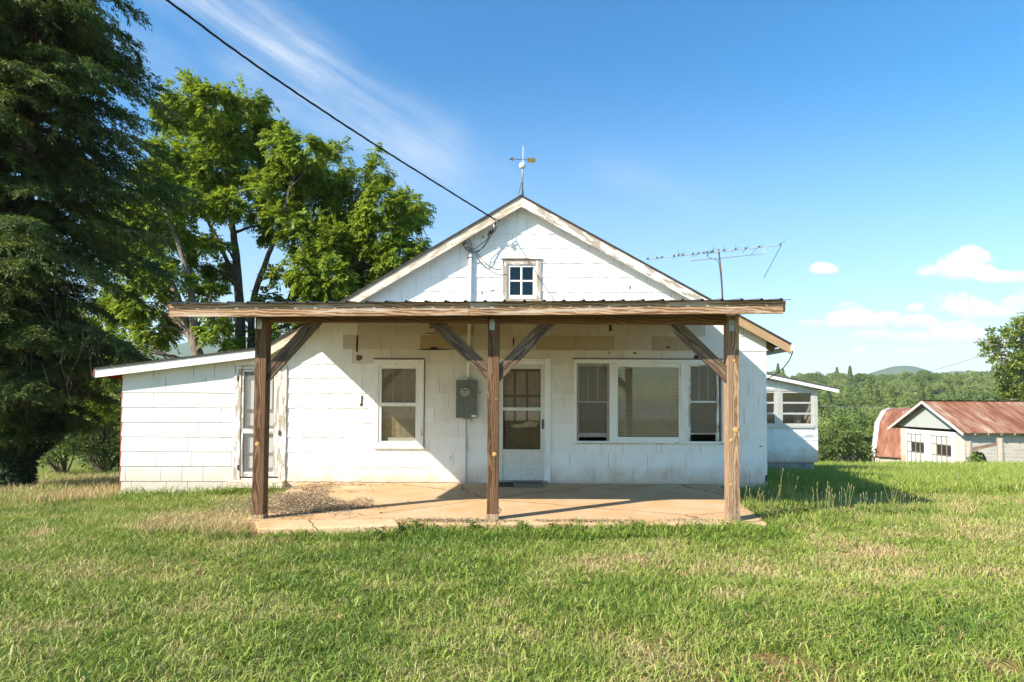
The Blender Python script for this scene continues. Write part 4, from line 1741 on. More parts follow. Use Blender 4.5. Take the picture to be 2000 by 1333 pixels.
# door mats
for (a, b, c_, d, mt_, lb) in ((966, 1008, 939.5, 950, 'rubber_mat', 'black rubber door mat half hidden behind the middle porch post'),
                               (1003, 1058, 940, 951, 'grey_mat', 'worn grey fibre door mat in front of the storm door')):
    p0, p1 = U(a, d, 10.1), U(b, c_, 10.3)
    mb = MB()
    mb.box(p0.x, p1.x, 9.93 if 'grey' in mt_ else 9.98, 10.37, 0.003, 0.045 if 'grey' in mt_ else 0.03)
    tag(mb.build('door_mat', mt_, None, bevel=0.01), lb, 'door mat')

# ------------------------------------------------------------------ weather vane
Yv = 10.42
vb = U(1020, 381, Yv)
vane = thing('weather_vane', vb, 'lightning rod weather vane with white glass ball and arrow on the gable peak', 'weather vane')
sc_v = 1150 / Yv


def VP(px, py, dy=0.0):
    return U(px, py, Yv + dy)


mb = MB()
mb.tube([VP(1020.5, 385), VP(1020.5, 333), VP(1022, 318), VP(1022, 290), VP(1022.5, 276)], [.014, .013, .011, .009, .002], 8)
mb.build('rod', 'galvanised', vane, smooth=True)
mb = MB()
for dx, dy in ((-8, 0.0), (3, -.07), (3, .09)):
    mb.tube([VP(1020 + dx, 384, dy), VP(1020, 352)], .006, 6)
mb.build('tripod_leg', 'rust_steel', vane)
bc = VP(1020.5, 324)
mb = MB()
R0 = 0.06
mb.lathe(bc, [(R0 * math.sin(math.pi * i / 12) + .002, -R0 * math.cos(math.pi * i / 12)) for i in range(13)], 20)
mb.build('glass_ball', 'white_glass_ball', vane, smooth=True)
mb = MB()
mb.tube([VP(996, 311), VP(1030, 312)], .006, 6)
aa = VP(994, 311)
mb.extr([(aa.x, aa.z), (aa.x + .085, aa.z + .035), (aa.x + .06, aa.z), (aa.x + .085, aa.z - .035)], Yv - .004, Yv + .004)
mb.build('arrow', 'rust_steel', vane)
p0, p1 = VP(1030, 318), VP(1047, 309)
mb = MB()
mb.extr([(p0.x, p0.z + .02), (p0.x, p1.z), (p1.x - .02, p1.z - .004), (p1.x, (p0.z + p1.z) / 2), (p1.x - .02, p0.z), (p0.x + .0, p0.z + .004)], Yv - .003, Yv + .003)
mb.build('tail_plate', 'vane_yellow', vane)

# ------------------------------------------------------------------ antenna
Ya = 11.6
ab = U(1414, 590, Ya)
ab.z = roofz(ab.x)
ant = thing('tv_antenna', ab, 'long yagi television antenna on a leaning rusty mast above the roof', 'antenna')
mt_top = U(1403.5, 487, Ya)
mb = MB()
mb.tube([ab - Vector((0, 0, .05)), U(1409, 540, Ya), mt_top], .016, 10)
mb.build('mast', 'rust_steel', ant, smooth=True)
b0, b1 = U(1264, 507, Ya - .02), U(1526, 479, Ya - .02)
mb = MB()
mb.beam(b0, b1, .018, .018)
mb.build('boom', 'antenna_alu', ant)
mb = MB()
mb.tube([U(1347, 498, Ya - .02), U(1349, 509.5, Ya - .02), U(1403, 505, Ya - .02), U(1491, 496, Ya - .02), U(1494, 493, Ya - .02), U(1493, 483, Ya - .02)], .009, 8)
mb.build('brace_bar', 'antenna_alu', ant)
for k, px_ in enumerate((1265, 1283, 1292, 1316, 1325, 1333, 1353, 1363, 1374, 1381, 1388, 1392, 1414, 1436, 1456, 1482, 1524)):
    t = (px_ - 1264) / 262
    c_ = b0 + (b1 - b0) * t + Vector((0, 0, .012))
    ln = 0.10 + 0.16 * t if k % 3 else 0.12 + 0.08 * t
    mb = MB()
    a1 = 0.12 * math.sin(k * 2.4)
    mb.tube([c_ - Vector((a1 * ln, ln, .02 * math.sin(k))), c_ + Vector((a1 * ln, ln, .03 * math.sin(k * 1.7)))], .0045, 6)
    mb.obox(c_, (1, 0, 0), (0, 1, 0), (0, 0, 1), .014, .02, .016)
    if px_ in (1325, 1414, 1436, 1392):
        mb.tube([c_, c_ + Vector((.0, .0, .11))], .004, 6)
    mb.build('element', 'cable_grey', ant)
mb = MB()
mb.tube([b1, U(1492, 543, Ya - .3)], .007, 6)
mb.tube([U(1480, 484, Ya), U(1468, 497, Ya - .1)], .005, 6)
mb.build('bent_element', 'cable_grey', ant)
mb = MB()
mb.tube(bez([U(1381, 490, Ya), U(1383, 503, Ya), U(1394, 506, Ya), U(1404, 515, Ya), U(1409, 560, Ya), U(1412, 588, Ya)], 6), .005, 6)
mb.build('lead_wire', 'cable_black', ant)

# ------------------------------------------------------------------ garage
GXf, GYn, GYf = 26.1, 34.0, 39.8
GL = 17.0
gb = -2.6
g_eave, g_ridge = 0.025, 1.60
gar = thing('garage', (GXf, (GYn + GYf) / 2, gb), 'block garage with rusty metal roof and two white panelled doors', 'garage')
gm = (GYn + GYf) / 2


def gcset(mb, f):
    for i, v in enumerate(mb.v):
        mb.g[i] = f(v)


mb = MB()
mb.box(GXf, GXf + GL, GYn, GYn + .2, gb, g_eave)
gcset(mb, lambda v: (v[0], v[2] - gb, 0))
mb.build('side_wall', 'block_wall', gar)
mb = MB()
mb.box(GXf + .2, GXf + GL, GYf - .2, GYf, gb, g_eave)
mb.box(GXf + GL - .2, GXf + GL, GYn + .2, GYf - .2, gb, g_eave)
gcset(mb, lambda v: (v[0] + v[1], v[2] - gb, 0))
mb.build('rear_wall', 'block_wall', gar)
# front: piers, lintel, doors
d_top = -0.24
segs = [(GYn + .2, GYn + 1.0, 'b'), (GYf - 0.9, GYf - 0.0, 'b')]
for y0, y1 in ((GYn + .2, GYn + .75), (GYf - .75, GYf - .2)):
    mb = MB()
    mb.box(GXf, GXf + .2, y0, y1, gb, d_top)
    gcset(mb, lambda v: (v[1], v[2] - gb, 0))
    mb.build('front_pier', 'block_wall', gar)
mb = MB()
mb.add([(GXf + .02, GYn, g_eave - .12), (GXf + .02, GYf, g_eave - .12), (GXf + .02, GYf, g_eave), (GXf + .02, gm, g_ridge - .1), (GXf + .02, GYn, g_eave),
        (GXf + .16, GYn, g_eave - .12), (GXf + .16, GYf, g_eave - .12), (GXf + .16, GYf, g_eave), (GXf + .16, gm, g_ridge - .1), (GXf + .16, GYn, g_eave)],
       [(0, 1, 2, 3, 4), (9, 8, 7, 6, 5), (0, 5, 6, 1), (1, 6, 7, 2), (2, 7, 8, 3), (3, 8, 9, 4), (4, 9, 5, 0)])
gcset(mb, lambda v: (v[2], v[1], 0))
mb.build('gable_cladding', 'weathered_tin', gar)
mb = MB()
dA, dB, dC, dD = GYn + .75, gm - .14, gm + .14, GYf - .75
mb.box(GXf - .03, GXf + .12, dB, dC, gb, d_top - .02)
for y0, y1 in ((dA, dA + .28), (dB - .05, dB), (dC, dC + .3), (dD - .05, dD)):
    mb.box(GXf - .02, GXf + .12, y0, y1, gb, d_top - .3)
for y0, y1 in ((dA, dB), (dC, dD)):
    mb.box(GXf - .024, GXf + .12, y0, y1, d_top - .3, d_top - .02)
mb.build('door_frame', 'garage_white', gar)
for y0, y1 in ((dA + .28, dB - .05), (dC + .3, dD - .05)):
    dt = d_top - .3
    mb = MB()
    mb.box(GXf + .04, GXf + .1, y0, y1, gb, dt)
    gd = mb.build('garage_door', 'garage_white', gar)
    mb = MB()
    ncol = 4
    for k in range(ncol + 1):
        y = y0 + (y1 - y0) * k / ncol
        mb.box(GXf + .02, GXf + .04, y - .035, y + .035, gb, dt)
    rows = [gb + .05, -1.72, -1.06, dt - .03]
    for z in rows[1:3]:
        mb.box(GXf + .022, GXf + .04, y0 + .02, y1 - .02, z - .03, z + .03)
    mb.build('muntin', 'garage_line', gd)
    mb = MB()
    for k in range(ncol):
        if k == ncol - 1:
            continue
        ya, yb_ = y0 + (y1 - y0) * k / ncol + .03, y0 + (y1 - y0) * (k + 1) / ncol - .03
        mb.box(GXf + .03, GXf + .038, ya, yb_, rows[1] + .03, rows[2] - .03)
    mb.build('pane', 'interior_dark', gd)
# roof
ov, ovs = 0.42, 0.45
sl_ = (g_ridge - g_eave) / (gm - GYn)
for sgn, nm in ((-1, 'roof'), (1, 'roof')):
    mb = MB()
    y_e = gm + sgn * (gm - GYn + ovs)
    z_e = g_ridge - sl_ * (gm - GYn + ovs)
    vs, fs = [], []
    xs_ = np.arange(GXf - ov, GXf + GL + ov, 0.2)
    for i, x in enumerate(xs_):
        hgt = 0.025 if i % 3 == 0 else 0.0
        vs += [(x, gm, g_ridge + hgt), (x, y_e, z_e + hgt), (x, gm, g_ridge - .03), (x, y_e, z_e - .03)]
    for i in range(len(xs_) - 1):
        a, b = 4 * i, 4 * i + 4
        fs += [(a, b, b + 1, a + 1), (a + 2, a + 3, b + 3, b + 2), (a + 1, b + 1, b + 3, a + 3)]
    fs += [(0, 1, 3, 2)]
    mb.add(vs, fs, [((g_ridge - v[2]) * 2.0, v[0], 0) for v in vs])
    rf = mb.build(nm, 'rust_roof', gar)
    mb = MB()
    mb.add([(GXf - ov - .03, gm, g_ridge - .02), (GXf - ov - .03, y_e, z_e - .02), (GXf - ov - .03, y_e, z_e - .17), (GXf - ov - .03, gm, g_ridge - .17),
            (GXf - ov, gm, g_ridge - .02), (GXf - ov, y_e, z_e - .02), (GXf - ov, y_e, z_e - .17), (GXf - ov, gm, g_ridge - .17)],
           [(0, 1, 2, 3), (7, 6, 5, 4), (0, 4, 5, 1), (1, 5, 6, 2), (2, 6, 7, 3), (3, 7, 4, 0)])
    mb.build('rake_board', 'garage_white', rf)
    mb = MB()
    x = GXf + .3
    while x < GXf + GL:
        mb = MB()
        mb.beam((x, GYn if sgn < 0 else GYf, z_e + sl_ * ovs - .10), (x, y_e - .02 * sgn, z_e - .09), .06, .12)
        if sgn < 0:
            mb.build('rafter_tail', 'sill_wood', rf)
        x += 0.75
mb = MB()
for s_ in (-1, 1):
    mb.beam((GXf - ov - .01, gm, g_ridge + .03), (GXf + GL + ov, gm, g_ridge + .03), .3, .02)
mb.build('ridge_cap', 'pale_tin', gar)
mb = MB()
mb.tube([(GXf + 3.2, GYn - .42, g_eave - .36), (GXf + GL, GYn - .42, g_eave - .33)], .06, 8)
mb.build('gutter', 'conduit_white', gar)

# ------------------------------------------------------------------ gambrel barn
bn = U(1735, 797, 57.0)
barn = thing('barn', (bn.x, bn.y, -5.6), 'gambrel barn with a rusty red metal roof behind the block garage', 'barn', None, math.radians(-50))
bz = bn.z + 5.6
prof_b = [(-4.6, bz - 4.4), (-3.4, bz - 1.35), (-1.7, bz - .25), (0, bz), (1.7, bz - .25), (3.4, bz - 1.35), (4.6, bz - 4.4)]
for nm, x0, x1, mt_ in (('roof_edge', -.05, .34, 'pale_tin'), ('roof', .34, 17.0, 'rust_roof')):
    vs, fs, gs = [], [], []
    for i, x in enumerate(np.arange(x0, x1 + .01, .35 if x1 - x0 > 2 else x1 - x0)):
        s_ = 0.0
        for j, (y, z) in enumerate(prof_b):
            if j:
                s_ += math.hypot(y - prof_b[j - 1][0], z - prof_b[j - 1][1])
            h_ = .03 if (i % 3 == 0 and mt_ == 'rust_roof') else 0
            vs.append((x, y, z + h_))
            gs.append((s_, x, 0))
    m_ = len(prof_b)
    nn_ = len(vs) // m_
    for i in range(nn_ - 1):
        for j in range(m_ - 1):
            a = i * m_ + j
            fs.append((a, a + m_, a + m_ + 1, a + 1))
    mb = MB()
    mb.add(vs, fs, gs)
    o = mb.build(nm, mt_, barn, local=True)
    sol = o.modifiers.new('solid', 'SOLIDIFY')
    sol.thickness = 0.05
mb = MB()
inn = [(y * .96, z - .12) for y, z in prof_b]
vs = [(.25, y, z) for y, z in inn] + [(.25, 4.3, 0), (.25, -4.3, 0)]
vs += [(.4, v[1], v[2]) for v in vs]
k = len(inn) + 2
mb.add(vs, [tuple(range(k)), tuple(range(2 * k - 1, k - 1, -1))] + [(i, i + k, (i + 1) % k + k, (i + 1) % k) for i in range(k)])
mb.build('gable_wall', 'grey_wood', barn, local=True)
mb = MB()
for s_ in (-1, 1):
    mb.box(.4, 16.8, s_ * 4.2 - .08, s_ * 4.2 + .08, 0, bz - 4.3)
x = .5
while x < 16.8:
    mb.box(x - .1, x + .1, -4.36, -4.28, 0, bz - 4.4)
    x += 1.6
mb.build('side_wall', 'grey_wood', barn, local=True)

# fence brace by the garage, bush and dark sack
fx = U(1893, 880, 31.5)
fn = thing('fence_brace', (fx.x, 31.5, -2.4), 'weathered fence brace of two posts and a slanting rail by the garage', 'fence')
mb = MB()
p0, p1 = U(1894, 905, 31.8), U(1892, 862, 31.8)
mb.tube([(p0.x, 31.8, -2.6), (p1.x, 31.8, p1.z)], .14, 10)
mb.build('post', 'grey_wood', fn)
p2, p3 = U(1957, 910, 30.8), U(1953, 856, 30.8)
mb = MB()
mb.tube([(p2.x, 30.8, -2.6), (p3.x, 30.8, p3.z)], .145, 10)
mb.build('post', 'grey_wood', fn)
mb = MB()
mb.beam(U(1900, 878, 31.6), U(1953, 866, 30.9), .13, .17)
mb.build('rail', 'brace_wood', fn)
mb = MB()
bp = U(1914, 907, 32.0)
mb.lathe((bp.x, 32.0, bp.z - .15), ((.30, 0), (.33, .2), (.27, .5), (.2, .66), (.12, .78), (.02, .8)), 14)
mb.lathe((bp.x + .35, 32.1, bp.z - .15), ((.30, 0), (.26, .15), (.12, .28), (.02, .3)), 12)
tag(mb.build('black_bag', 'black_stuff', None, smooth=True), 'dark slumped bag on the grass between the fence posts', 'bag')

# thin wires in the distance
mb = MB()
mb.tube(bez([U(1560, 792, 60), U(1700, 797, 60), U(1800, 795, 60), U(1990, 780, 60)], 6), .015, 5)
tag(mb.build('utility_wire', 'conduit_grey', None), 'thin pale wire stretched level across the wooded valley', 'wire')
mb = MB()
mb.tube(bez([U(1790, 733, 75), U(1830, 722, 72), U(1930, 691, 66), U(2060, 640, 60)], 6), .025, 5)
tag(mb.build('utility_wire', 'cable_grey', None), 'thin dark wire rising to the tree at the right edge', 'wire')

#--TREES--
# ------------------------------------------------------------------ vegetation tools
def unit(a):
    return a / np.maximum(np.linalg.norm(a, axis=1, keepdims=True), 1e-9)


def kites(c, d, nrm, length, width, fold=0.15):
    """leaf-shaped quads: base c, direction d, blade normal nrm"""
    d = unit(d)
    s = unit(np.cross(d, nrm))
    nn = np.cross(s, d)
    L = np.asarray(length)[:, None]
    W = np.asarray(width)[:, None]
    v = np.empty((len(c), 4, 3))
    v[:, 0] = c
    v[:, 1] = c + d * L * 0.45 + s * W * 0.5 + nn * L * fold * 0.4
    v[:, 2] = c + d * L - nn * L * fold
    v[:, 3] = c + d * L * 0.45 - s * W * 0.5 + nn * L * fold * 0.4
    return v.reshape(-1, 3), np.arange(len(c) * 4).reshape(-1, 4)


def ballpts(n, lo=0.0):
    a = unit(rng.normal(size=(n, 3)))
    r = (lo ** 3 + (1 - lo ** 3) * rng.random(n)) ** (1 / 3)
    return a * r[:, None], a


def compound_leaves(lobes, per, L=0.38, nl=5, leaflet=(0.165, 0.074)):
    """drooping pinnate leaves spread through ellipsoid lobes: (centre, radius)"""
    P, D = [], []
    for c, r, k in lobes:
        n = max(6, int(per * r * r * k))
        q, a = ballpts(n, 0.25)
        clump = unit(rng.normal(size=(max(4, int(9 * r)), 3))) * (0.45 + 0.6 * rng.random((max(4, int(9 * r)), 1)))
        pick = clump[rng.integers(0, len(clump), n)]
        q = np.where(rng.random((n, 1)) < 0.72, pick + rng.normal(size=(n, 3)) * 0.135, q)
        P.append(np.asarray(c) + q * r * np.array([1, 1, .82]))
        D.append(unit(q + 0.001) * np.array([1, 1, .5]) + rng.normal(size=(n, 3)) * .45 + np.array([0, 0, -.25]))
    P, D = np.concatenate(P), unit(np.concatenate(D))
    n = len(P)
    LL = L * rng.uniform(.6, 1.15, n)
    up = np.tile(np.array([0, 0, 1.0]), (n, 1)) + rng.normal(size=(n, 3)) * 0.35
    S = unit(np.cross(D, up))
    N = unit(np.cross(S, D))
    C, DD, NN, LE_, WI = [], [], [], [], []
    for i in range(nl):
        t = (i + 0.7) / nl
        base = P + D * (LL * t)[:, None] - np.array([0, 0, 1.0]) * (0.16 * LL * t * t)[:, None]
        for sg in (-1, 1):
            dd = S * sg * 0.85 + D * 0.55 - np.array([0, 0, 1.0]) * 0.30 + rng.normal(size=(n, 3)) * .15
            C.append(base)
            DD.append(dd)
            NN.append(N + rng.normal(size=(n, 3)) * .25)
            k = (1.0 - abs(t - 0.55) * 0.6) * rng.uniform(.8, 1.2, n)
            LE_.append(leaflet[0] * k)
            WI.append(leaflet[1] * k)
    return kites(np.concatenate(C), np.concatenate(DD), np.concatenate(NN), np.concatenate(LE_), np.concatenate(WI))


def simple_leaves(lobes, per, size, clumpy=0.75, flat=0.8, spread=.2):
    P, D = [], []
    for c, r, k in lobes:
        n = max(8, int(per * r * r * k))
        q, a = ballpts(n, 0.3)
        m = max(5, int(10 * r))
        clump = unit(rng.normal(size=(m, 3))) * (0.5 + 0.55 * rng.random((m, 1)))
        q = np.where(rng.random((n, 1)) < clumpy, clump[rng.integers(0, m, n)] + rng.normal(size=(n, 3)) * spread, q)
        P.append(np.asarray(c) + q * r * np.array([1, 1, flat]))
        D.append(unit(q + .001) + rng.normal(size=(n, 3)) * .7 + np.array([0, 0, -.2]))
    P, D = np.concatenate(P), np.concatenate(D)
    n = len(P)
    N = rng.normal(size=(n, 3)) * .6 + np.array([0, 0, 1.0])
    L = size * rng.uniform(.6, 1.25, n)
    return kites(P, D, N, L, L * .55)


def limb(mb, pts, r0, r1, n=7, wob=0.0):
    w = bez(pts, 6)
    k = len(w)
    if wob:
        w = [p + Vector((random.uniform(-1, 1), random.uniform(-1, 1), random.uniform(-1, 1))) * wob * min(1, i / 3) for i, p in enumerate(w)]
    mb.tube(w, [r0 + (r1 - r0) * (i / (k - 1)) ** 0.8 for i in range(k)], n, False)
    return w


def at(px, py, Y):
    return U(px, py, Y)


def lobe_tree(name, label, Yt, stems, lobes, leaf, bark, base, group=None, per=120, cat='tree', style='compound', size=.3, jit=1.6, twigs=5):
    """a tree with stems traced from the photograph and foliage lobes at measured places and sizes"""
    root = thing(name, base, label, cat, group)
    mb = MB()
    nodes = []
    for pts, r0, r1 in stems:
        w = limb(mb, [at(a, b, Yt + (c if c is not None else 0)) for a, b, c in pts], r0, r1, 10, 0.012)
        nodes += [(p, r0 + (r1 - r0) * i / len(w)) for i, p in enumerate(w)][2:]
    L3 = []
    for l in lobes:
        a, b, r = l[:3]
        dy = l[3] if len(l) > 3 else random.uniform(-jit, jit)
        c = at(a, b, Yt + dy)
        rr = r * (Yt + dy) / F
        L3.append((c, rr, l[4] if len(l) > 4 else 1.0))
        # branch from the nearest lower stem point
        best = min(nodes, key=lambda q: (q[0] - c).length + 2.0 * max(0, q[0].z - c.z + 0.4))
        p, pr = best
        mid = p.lerp(c, .5) + Vector((random.uniform(-.15, .15), random.uniform(-.15, .15), .18 * (c - p).length * .5))
        w = limb(mb, [p, mid, c], min(pr * .7, .035 + .02 * (c - p).length), .014, 6, .02)
        for k in range(twigs):
            e = c + Vector(tuple(unit(rng.normal(size=(1, 3)))[0])) * rr * .85
            s = w[random.randint(len(w) // 2, len(w) - 1)]
            limb(mb, [s, s.lerp(e, .5) + Vector((0, 0, .05)), e], .013, .004, 4, .01)
    mb.build('trunk', bark, root, smooth=True)
    L3 = [(tuple(c), r, k) for c, r, k in L3]
    if style == 'compound':
        v, f = compound_leaves(L3, per)
    else:
        v, f = simple_leaves(L3, per, size)
    npmesh('crown', v, f, leaf, root, off=base)
    return root


# walnut behind the wing
Yt = 21.0
b = at(470, 720, Yt)
b.z = float(gz(b.x, b.y))
stems = [([(468, 830, 0), (470, 700, 0), (468, 600, 0), (461, 500, 0), (452, 430, .2), (438, 330, .3), (420, 230, .2)], .24, .05),
         ([(476, 760, 0), (490, 680, -.2), (494, 590, -.4), (520, 510, -.6), (548, 440, -.8), (566, 370, -1)], .16, .05),
         ([(488, 690, 0), (520, 640, .4), (556, 600, .6), (600, 545, .5), (650, 480, .2), (690, 430, 0)], .15, .05),
         ([(540, 620, .5), (585, 575, .2), (640, 555, -.2), (690, 520, -.4)], .09, .03),
         ([(464, 560, 0), (430, 480, .6), (400, 420, 1), (370, 330, 1.2)], .10, .03),
         ([(560, 600, .5), (600, 470, 1.0), (620, 380, 1.4)], .08, .03)]
lobes = [(370, 182, 30), (415, 205, 36), (482, 190, 24), (398, 250, 48), (345, 225, 26), (452, 262, 44), (512, 262, 38), (548, 285, 30),
         (600, 298, 30), (585, 345, 44), (650, 338, 36), (700, 358, 34), (735, 340, 22), (752, 395, 36), (808, 418, 27), (790, 392, 20),
         (540, 370, 46), (478, 335, 50), (415, 325, 50), (350, 305, 42), (635, 410, 50), (685, 425, 46), (735, 455, 38),
         (600, 455, 40), (655, 485, 44), (712, 505, 40), (640, 545, 36), (705, 560, 30), (560, 430, 30), (330, 385, 36), (395, 395, 36),
         (782, 490, 20), (760, 530, 22), (590, 520, 24), (525, 440, 24), (440, 400, 28), (610, 585, 22), (545, 540, 20), (430, 545, 20),
         (520, 585, 18), (655, 590, 24), (415, 475, 18), (500, 650, 18), (440, 660, 20), (745, 560, 20), (820, 480, 13),
         (520, 205, 12), (735, 300, 10), (662, 290, 14), (825, 400, 12), (560, 635, 24), (625, 620, 26), (600, 660, 22), (690, 600, 26), (530, 665, 18), (760, 600, 16), (455, 620, 16), (700, 630, 20), (590, 600, 20), (760, 500, 30), (800, 520, 22), (720, 560, 32), (660, 570, 28), (600, 545, 24), (812, 470, 16), (390, 470, 24), (362, 520, 22), (425, 520, 20), (780, 450, 20)]
lobes = [(a, b_, r_ * (1.2 if r_ > 15 else 1.0)) for a, b_, r_ in lobes]
lobe_tree('walnut_tree', 'tall broadleaf tree with several dark stems and bright green leaves behind the shed wing', Yt, stems, lobes, 'walnut_leaf', 'bark', b, per=560)
Yt = 18.6
b = at(390, 720, Yt)
b.z = float(gz(b.x, b.y))
stems = [([(402, 790, 0), (386, 690, 0), (362, 630, 0), (338, 560, 0), (312, 500, 0), (262, 440, .2)], .20, .05),
         ([(392, 720, 0), (380, 655, -.1), (376, 590, -.2), (362, 520, -.2), (330, 430, 0), (300, 360, .2)], .16, .04),
         ([(376, 660, 0), (400, 610, .3), (420, 560, .6)], .07, .02),
         ([(345, 590, 0), (300, 570, .5), (250, 540, .8)], .06, .02)]
lobes = [(300, 420, 40), (255, 470, 40), (335, 450, 34), (285, 520, 34), (230, 545, 36), (345, 545, 20), (402, 575, 22), (290, 590, 34), (425, 612, 20),
         (240, 620, 34), (305, 640, 34), (272, 690, 30), (215, 680, 36), (420, 650, 18), (350, 625, 16), (190, 610, 34), (310, 360, 36), (260, 390, 40), (225, 450, 40),
         (210, 740, 30), (190, 790, 24)]
lobes = [(a, b_, r_ * 1.2) for a, b_, r_ in lobes]
lobe_tree('leaning_tree', 'broadleaf tree with two leaning grey stems between the evergreen and the walnut', Yt, stems, lobes, 'walnut_leaf', 'grey_bark', b, per=520)

# big hemlock at the left with ivy round its trunk
Yh = 12.6
hb = at(28, 965, Yh)
hb.z = float(gz(hb.x, hb.y)) - .05
hem = thing('hemlock_tree', hb, 'huge dark feathery evergreen at the left edge with drooping branches', 'tree')
mb = MB()
tp = [at(26, 985, Yh), at(30, 850, Yh), at(38, 650, Yh), at(52, 400, Yh), at(64, 150, Yh), at(72, -100, Yh), at(78, -340, Yh)]
tw = limb(mb, tp, .25, .04, 12, .01)
tz = np.array([p.z for p in tw])
txx = np.array([p.x for p in tw])
prof_y = [-340, -200, 0, 70, 150, 250, 350, 450, 560, 650, 740, 800, 860]
prof_r = [5, 90, 200, 235, 225, 245, 262, 245, 235, 232, 190, 130, 75]
C, D, N = [], [], []
Lh = []
nb = 520
for i in range(nb):
    t = (i + random.random()) / nb
    py = -320 + 1170 * t
    p = at(52, py, Yh)
    x0 = float(np.interp(p.z, tz, txx))
    R = float(np.interp(py, prof_y, prof_r)) * Yh / F
    az = random.uniform(0, 2 * math.pi)
    ln = R * (random.uniform(.62, 1.12) if i % 4 else random.uniform(.25, .5))
    if random.random() < .04:
        ln *= 1.12
    dirh = np.array([math.cos(az), math.sin(az), 0])
    if dirh[1] > 0.3 and random.random() < .25:
        continue
    rise = random.uniform(-.05, .22)
    droop = random.uniform(.18, .42)
    nn = 12
    pts = []
    for k in range(nn + 1):
        s_ = k / nn
        q = np.array([x0, Yh, p.z]) + dirh * ln * s_ + np.array([0, 0, 1.0]) * ln * (rise * s_ - droop * s_ * s_)
        pts.append(q)
    mb.tube([Vector(q) for q in pts], [.032 * (1 - k / nn) + .004 for k in range(nn + 1)], 5, False)
    side = np.cross(dirh, [0, 0, 1.0])
    for k in range(2, nn + 1):
        for rep in range(4):
            s_ = (k - random.random()) / nn
            base = np.array([x0, Yh, p.z]) + dirh * ln * s_ + np.array([0, 0, 1.0]) * ln * (rise * s_ - droop * s_ * s_)
            sg = random.choice((-1, 1))
            tl_ = ln * (.10 + .30 * (1 - s_)) * random.uniform(.5, 1.2) + .10
            td = unit((dirh * random.uniform(.5, 1.0) + side * sg * random.uniform(.3, 1.0) + np.array([0, 0, random.uniform(-.55, .12)]))[None])[0]
            m_ = int(13 + 42 * tl_)
            u = rng.random(m_)
            pos = base + td * (tl_ * u)[:, None] - np.array([0, 0, 1.0]) * (.35 * tl_ * u * u)[:, None] + rng.normal(size=(m_, 3)) * .014
            dd = td + rng.normal(size=(m_, 3)) * .45 + side * (rng.choice((-1, 1), m_) * .75)[:, None] + np.array([0, 0, -.18])
            C.append(pos)
            D.append(dd)
            N.append(rng.normal(size=(m_, 3)) * .45 + np.array([0, 0, 1.0]))
# dead hanging twigs near the lower crown
for k in range(60):
    s_ = at(random.uniform(40, 200), random.uniform(500, 760), Yh - random.uniform(-.5, 1.6))
    e = s_ + Vector((random.uniform(-.2, .3), random.uniform(-.2, .2), -random.uniform(.25, .8)))
    mb.tube(bez([s_, s_.lerp(e, .5) + Vector((random.uniform(-.1, .1), 0, 0)), e], 3), .006, 4, False)
mb.build('trunk', 'bark', hem, smooth=True)
C, D, N = np.concatenate(C), np.concatenate(D), np.concatenate(N)
ln_ = rng.uniform(.06, .15, len(C))
v, f = kites(C, D, N, ln_, ln_ * .24)
npmesh('crown', v, f, 'hemlock_leaf', hem, off=hb)
n_h = len(C)

# ivy cloak
n = 15000
zz0 = hb.z
zt = at(30, 640, Yh).z
z = zz0 + (zt - zz0) * rng.random(n) ** 0.9
tcol = (z - zz0) / (zt - zz0)
az = rng.random(n) * 2 * np.pi
bul = .33 + .32 * sstep(.20, .34, tcol) + .22 * sstep(.2, .4, tcol) * (fbm(az * 2, z * 1.2, 1.0, 3))
r = bul * np.sqrt(rng.uniform(.55, 1.0, n))
xc = np.interp(z, tz, txx)
pos = np.stack([xc + np.cos(az) * r * 1.15, Yh + np.sin(az) * r, z], 1)
out = np.stack([np.cos(az), np.sin(az), -0.6 + 0 * az], 1) + rng.normal(size=(n, 3)) * .5
v, f = kites(pos, out, np.stack([np.cos(az), np.sin(az), 1.0 + 0 * az], 1) + rng.normal(size=(n, 3)) * .4, rng.uniform(.05, .10, n), rng.uniform(.045, .08, n))
tag(npmesh('ivy', v, f, 'ivy_leaf'), 'dark ivy cloak wrapped round the lower trunk of the big evergreen', 'ivy')


def shrub(name, label, lobes3, leaf, per, size, group=None, cat='shrub'):
    c0 = lobes3[0][0]
    base = Vector((c0[0], c0[1], float(gz(c0[0], c0[1]))))
    root = thing(name, base, label, cat, group)
    mb = MB()
    for c, r, k in lobes3:
        c = Vector(c)
        for j in range(3):
            e = c + Vector((random.uniform(-.5, .5), random.uniform(-.5, .5), random.uniform(-.1, .5))) * r
            limb(mb, [base - Vector((0, 0, .1)), base.lerp(e, .5) + Vector((random.uniform(-.2, .2), 0, .1)), e], .035, .008, 5)
    mb.build('stems', 'bark', root, smooth=True)
    v, f = simple_leaves(lobes3, per, size)
    npmesh('foliage', v, f, leaf, root, off=base)
    return root


def l3(Y, *ls):
    return [(tuple(at(a, b_, Y + (random.uniform(-.6, .6)))), r * Y / F, 1.0) for a, b_, r in ls]


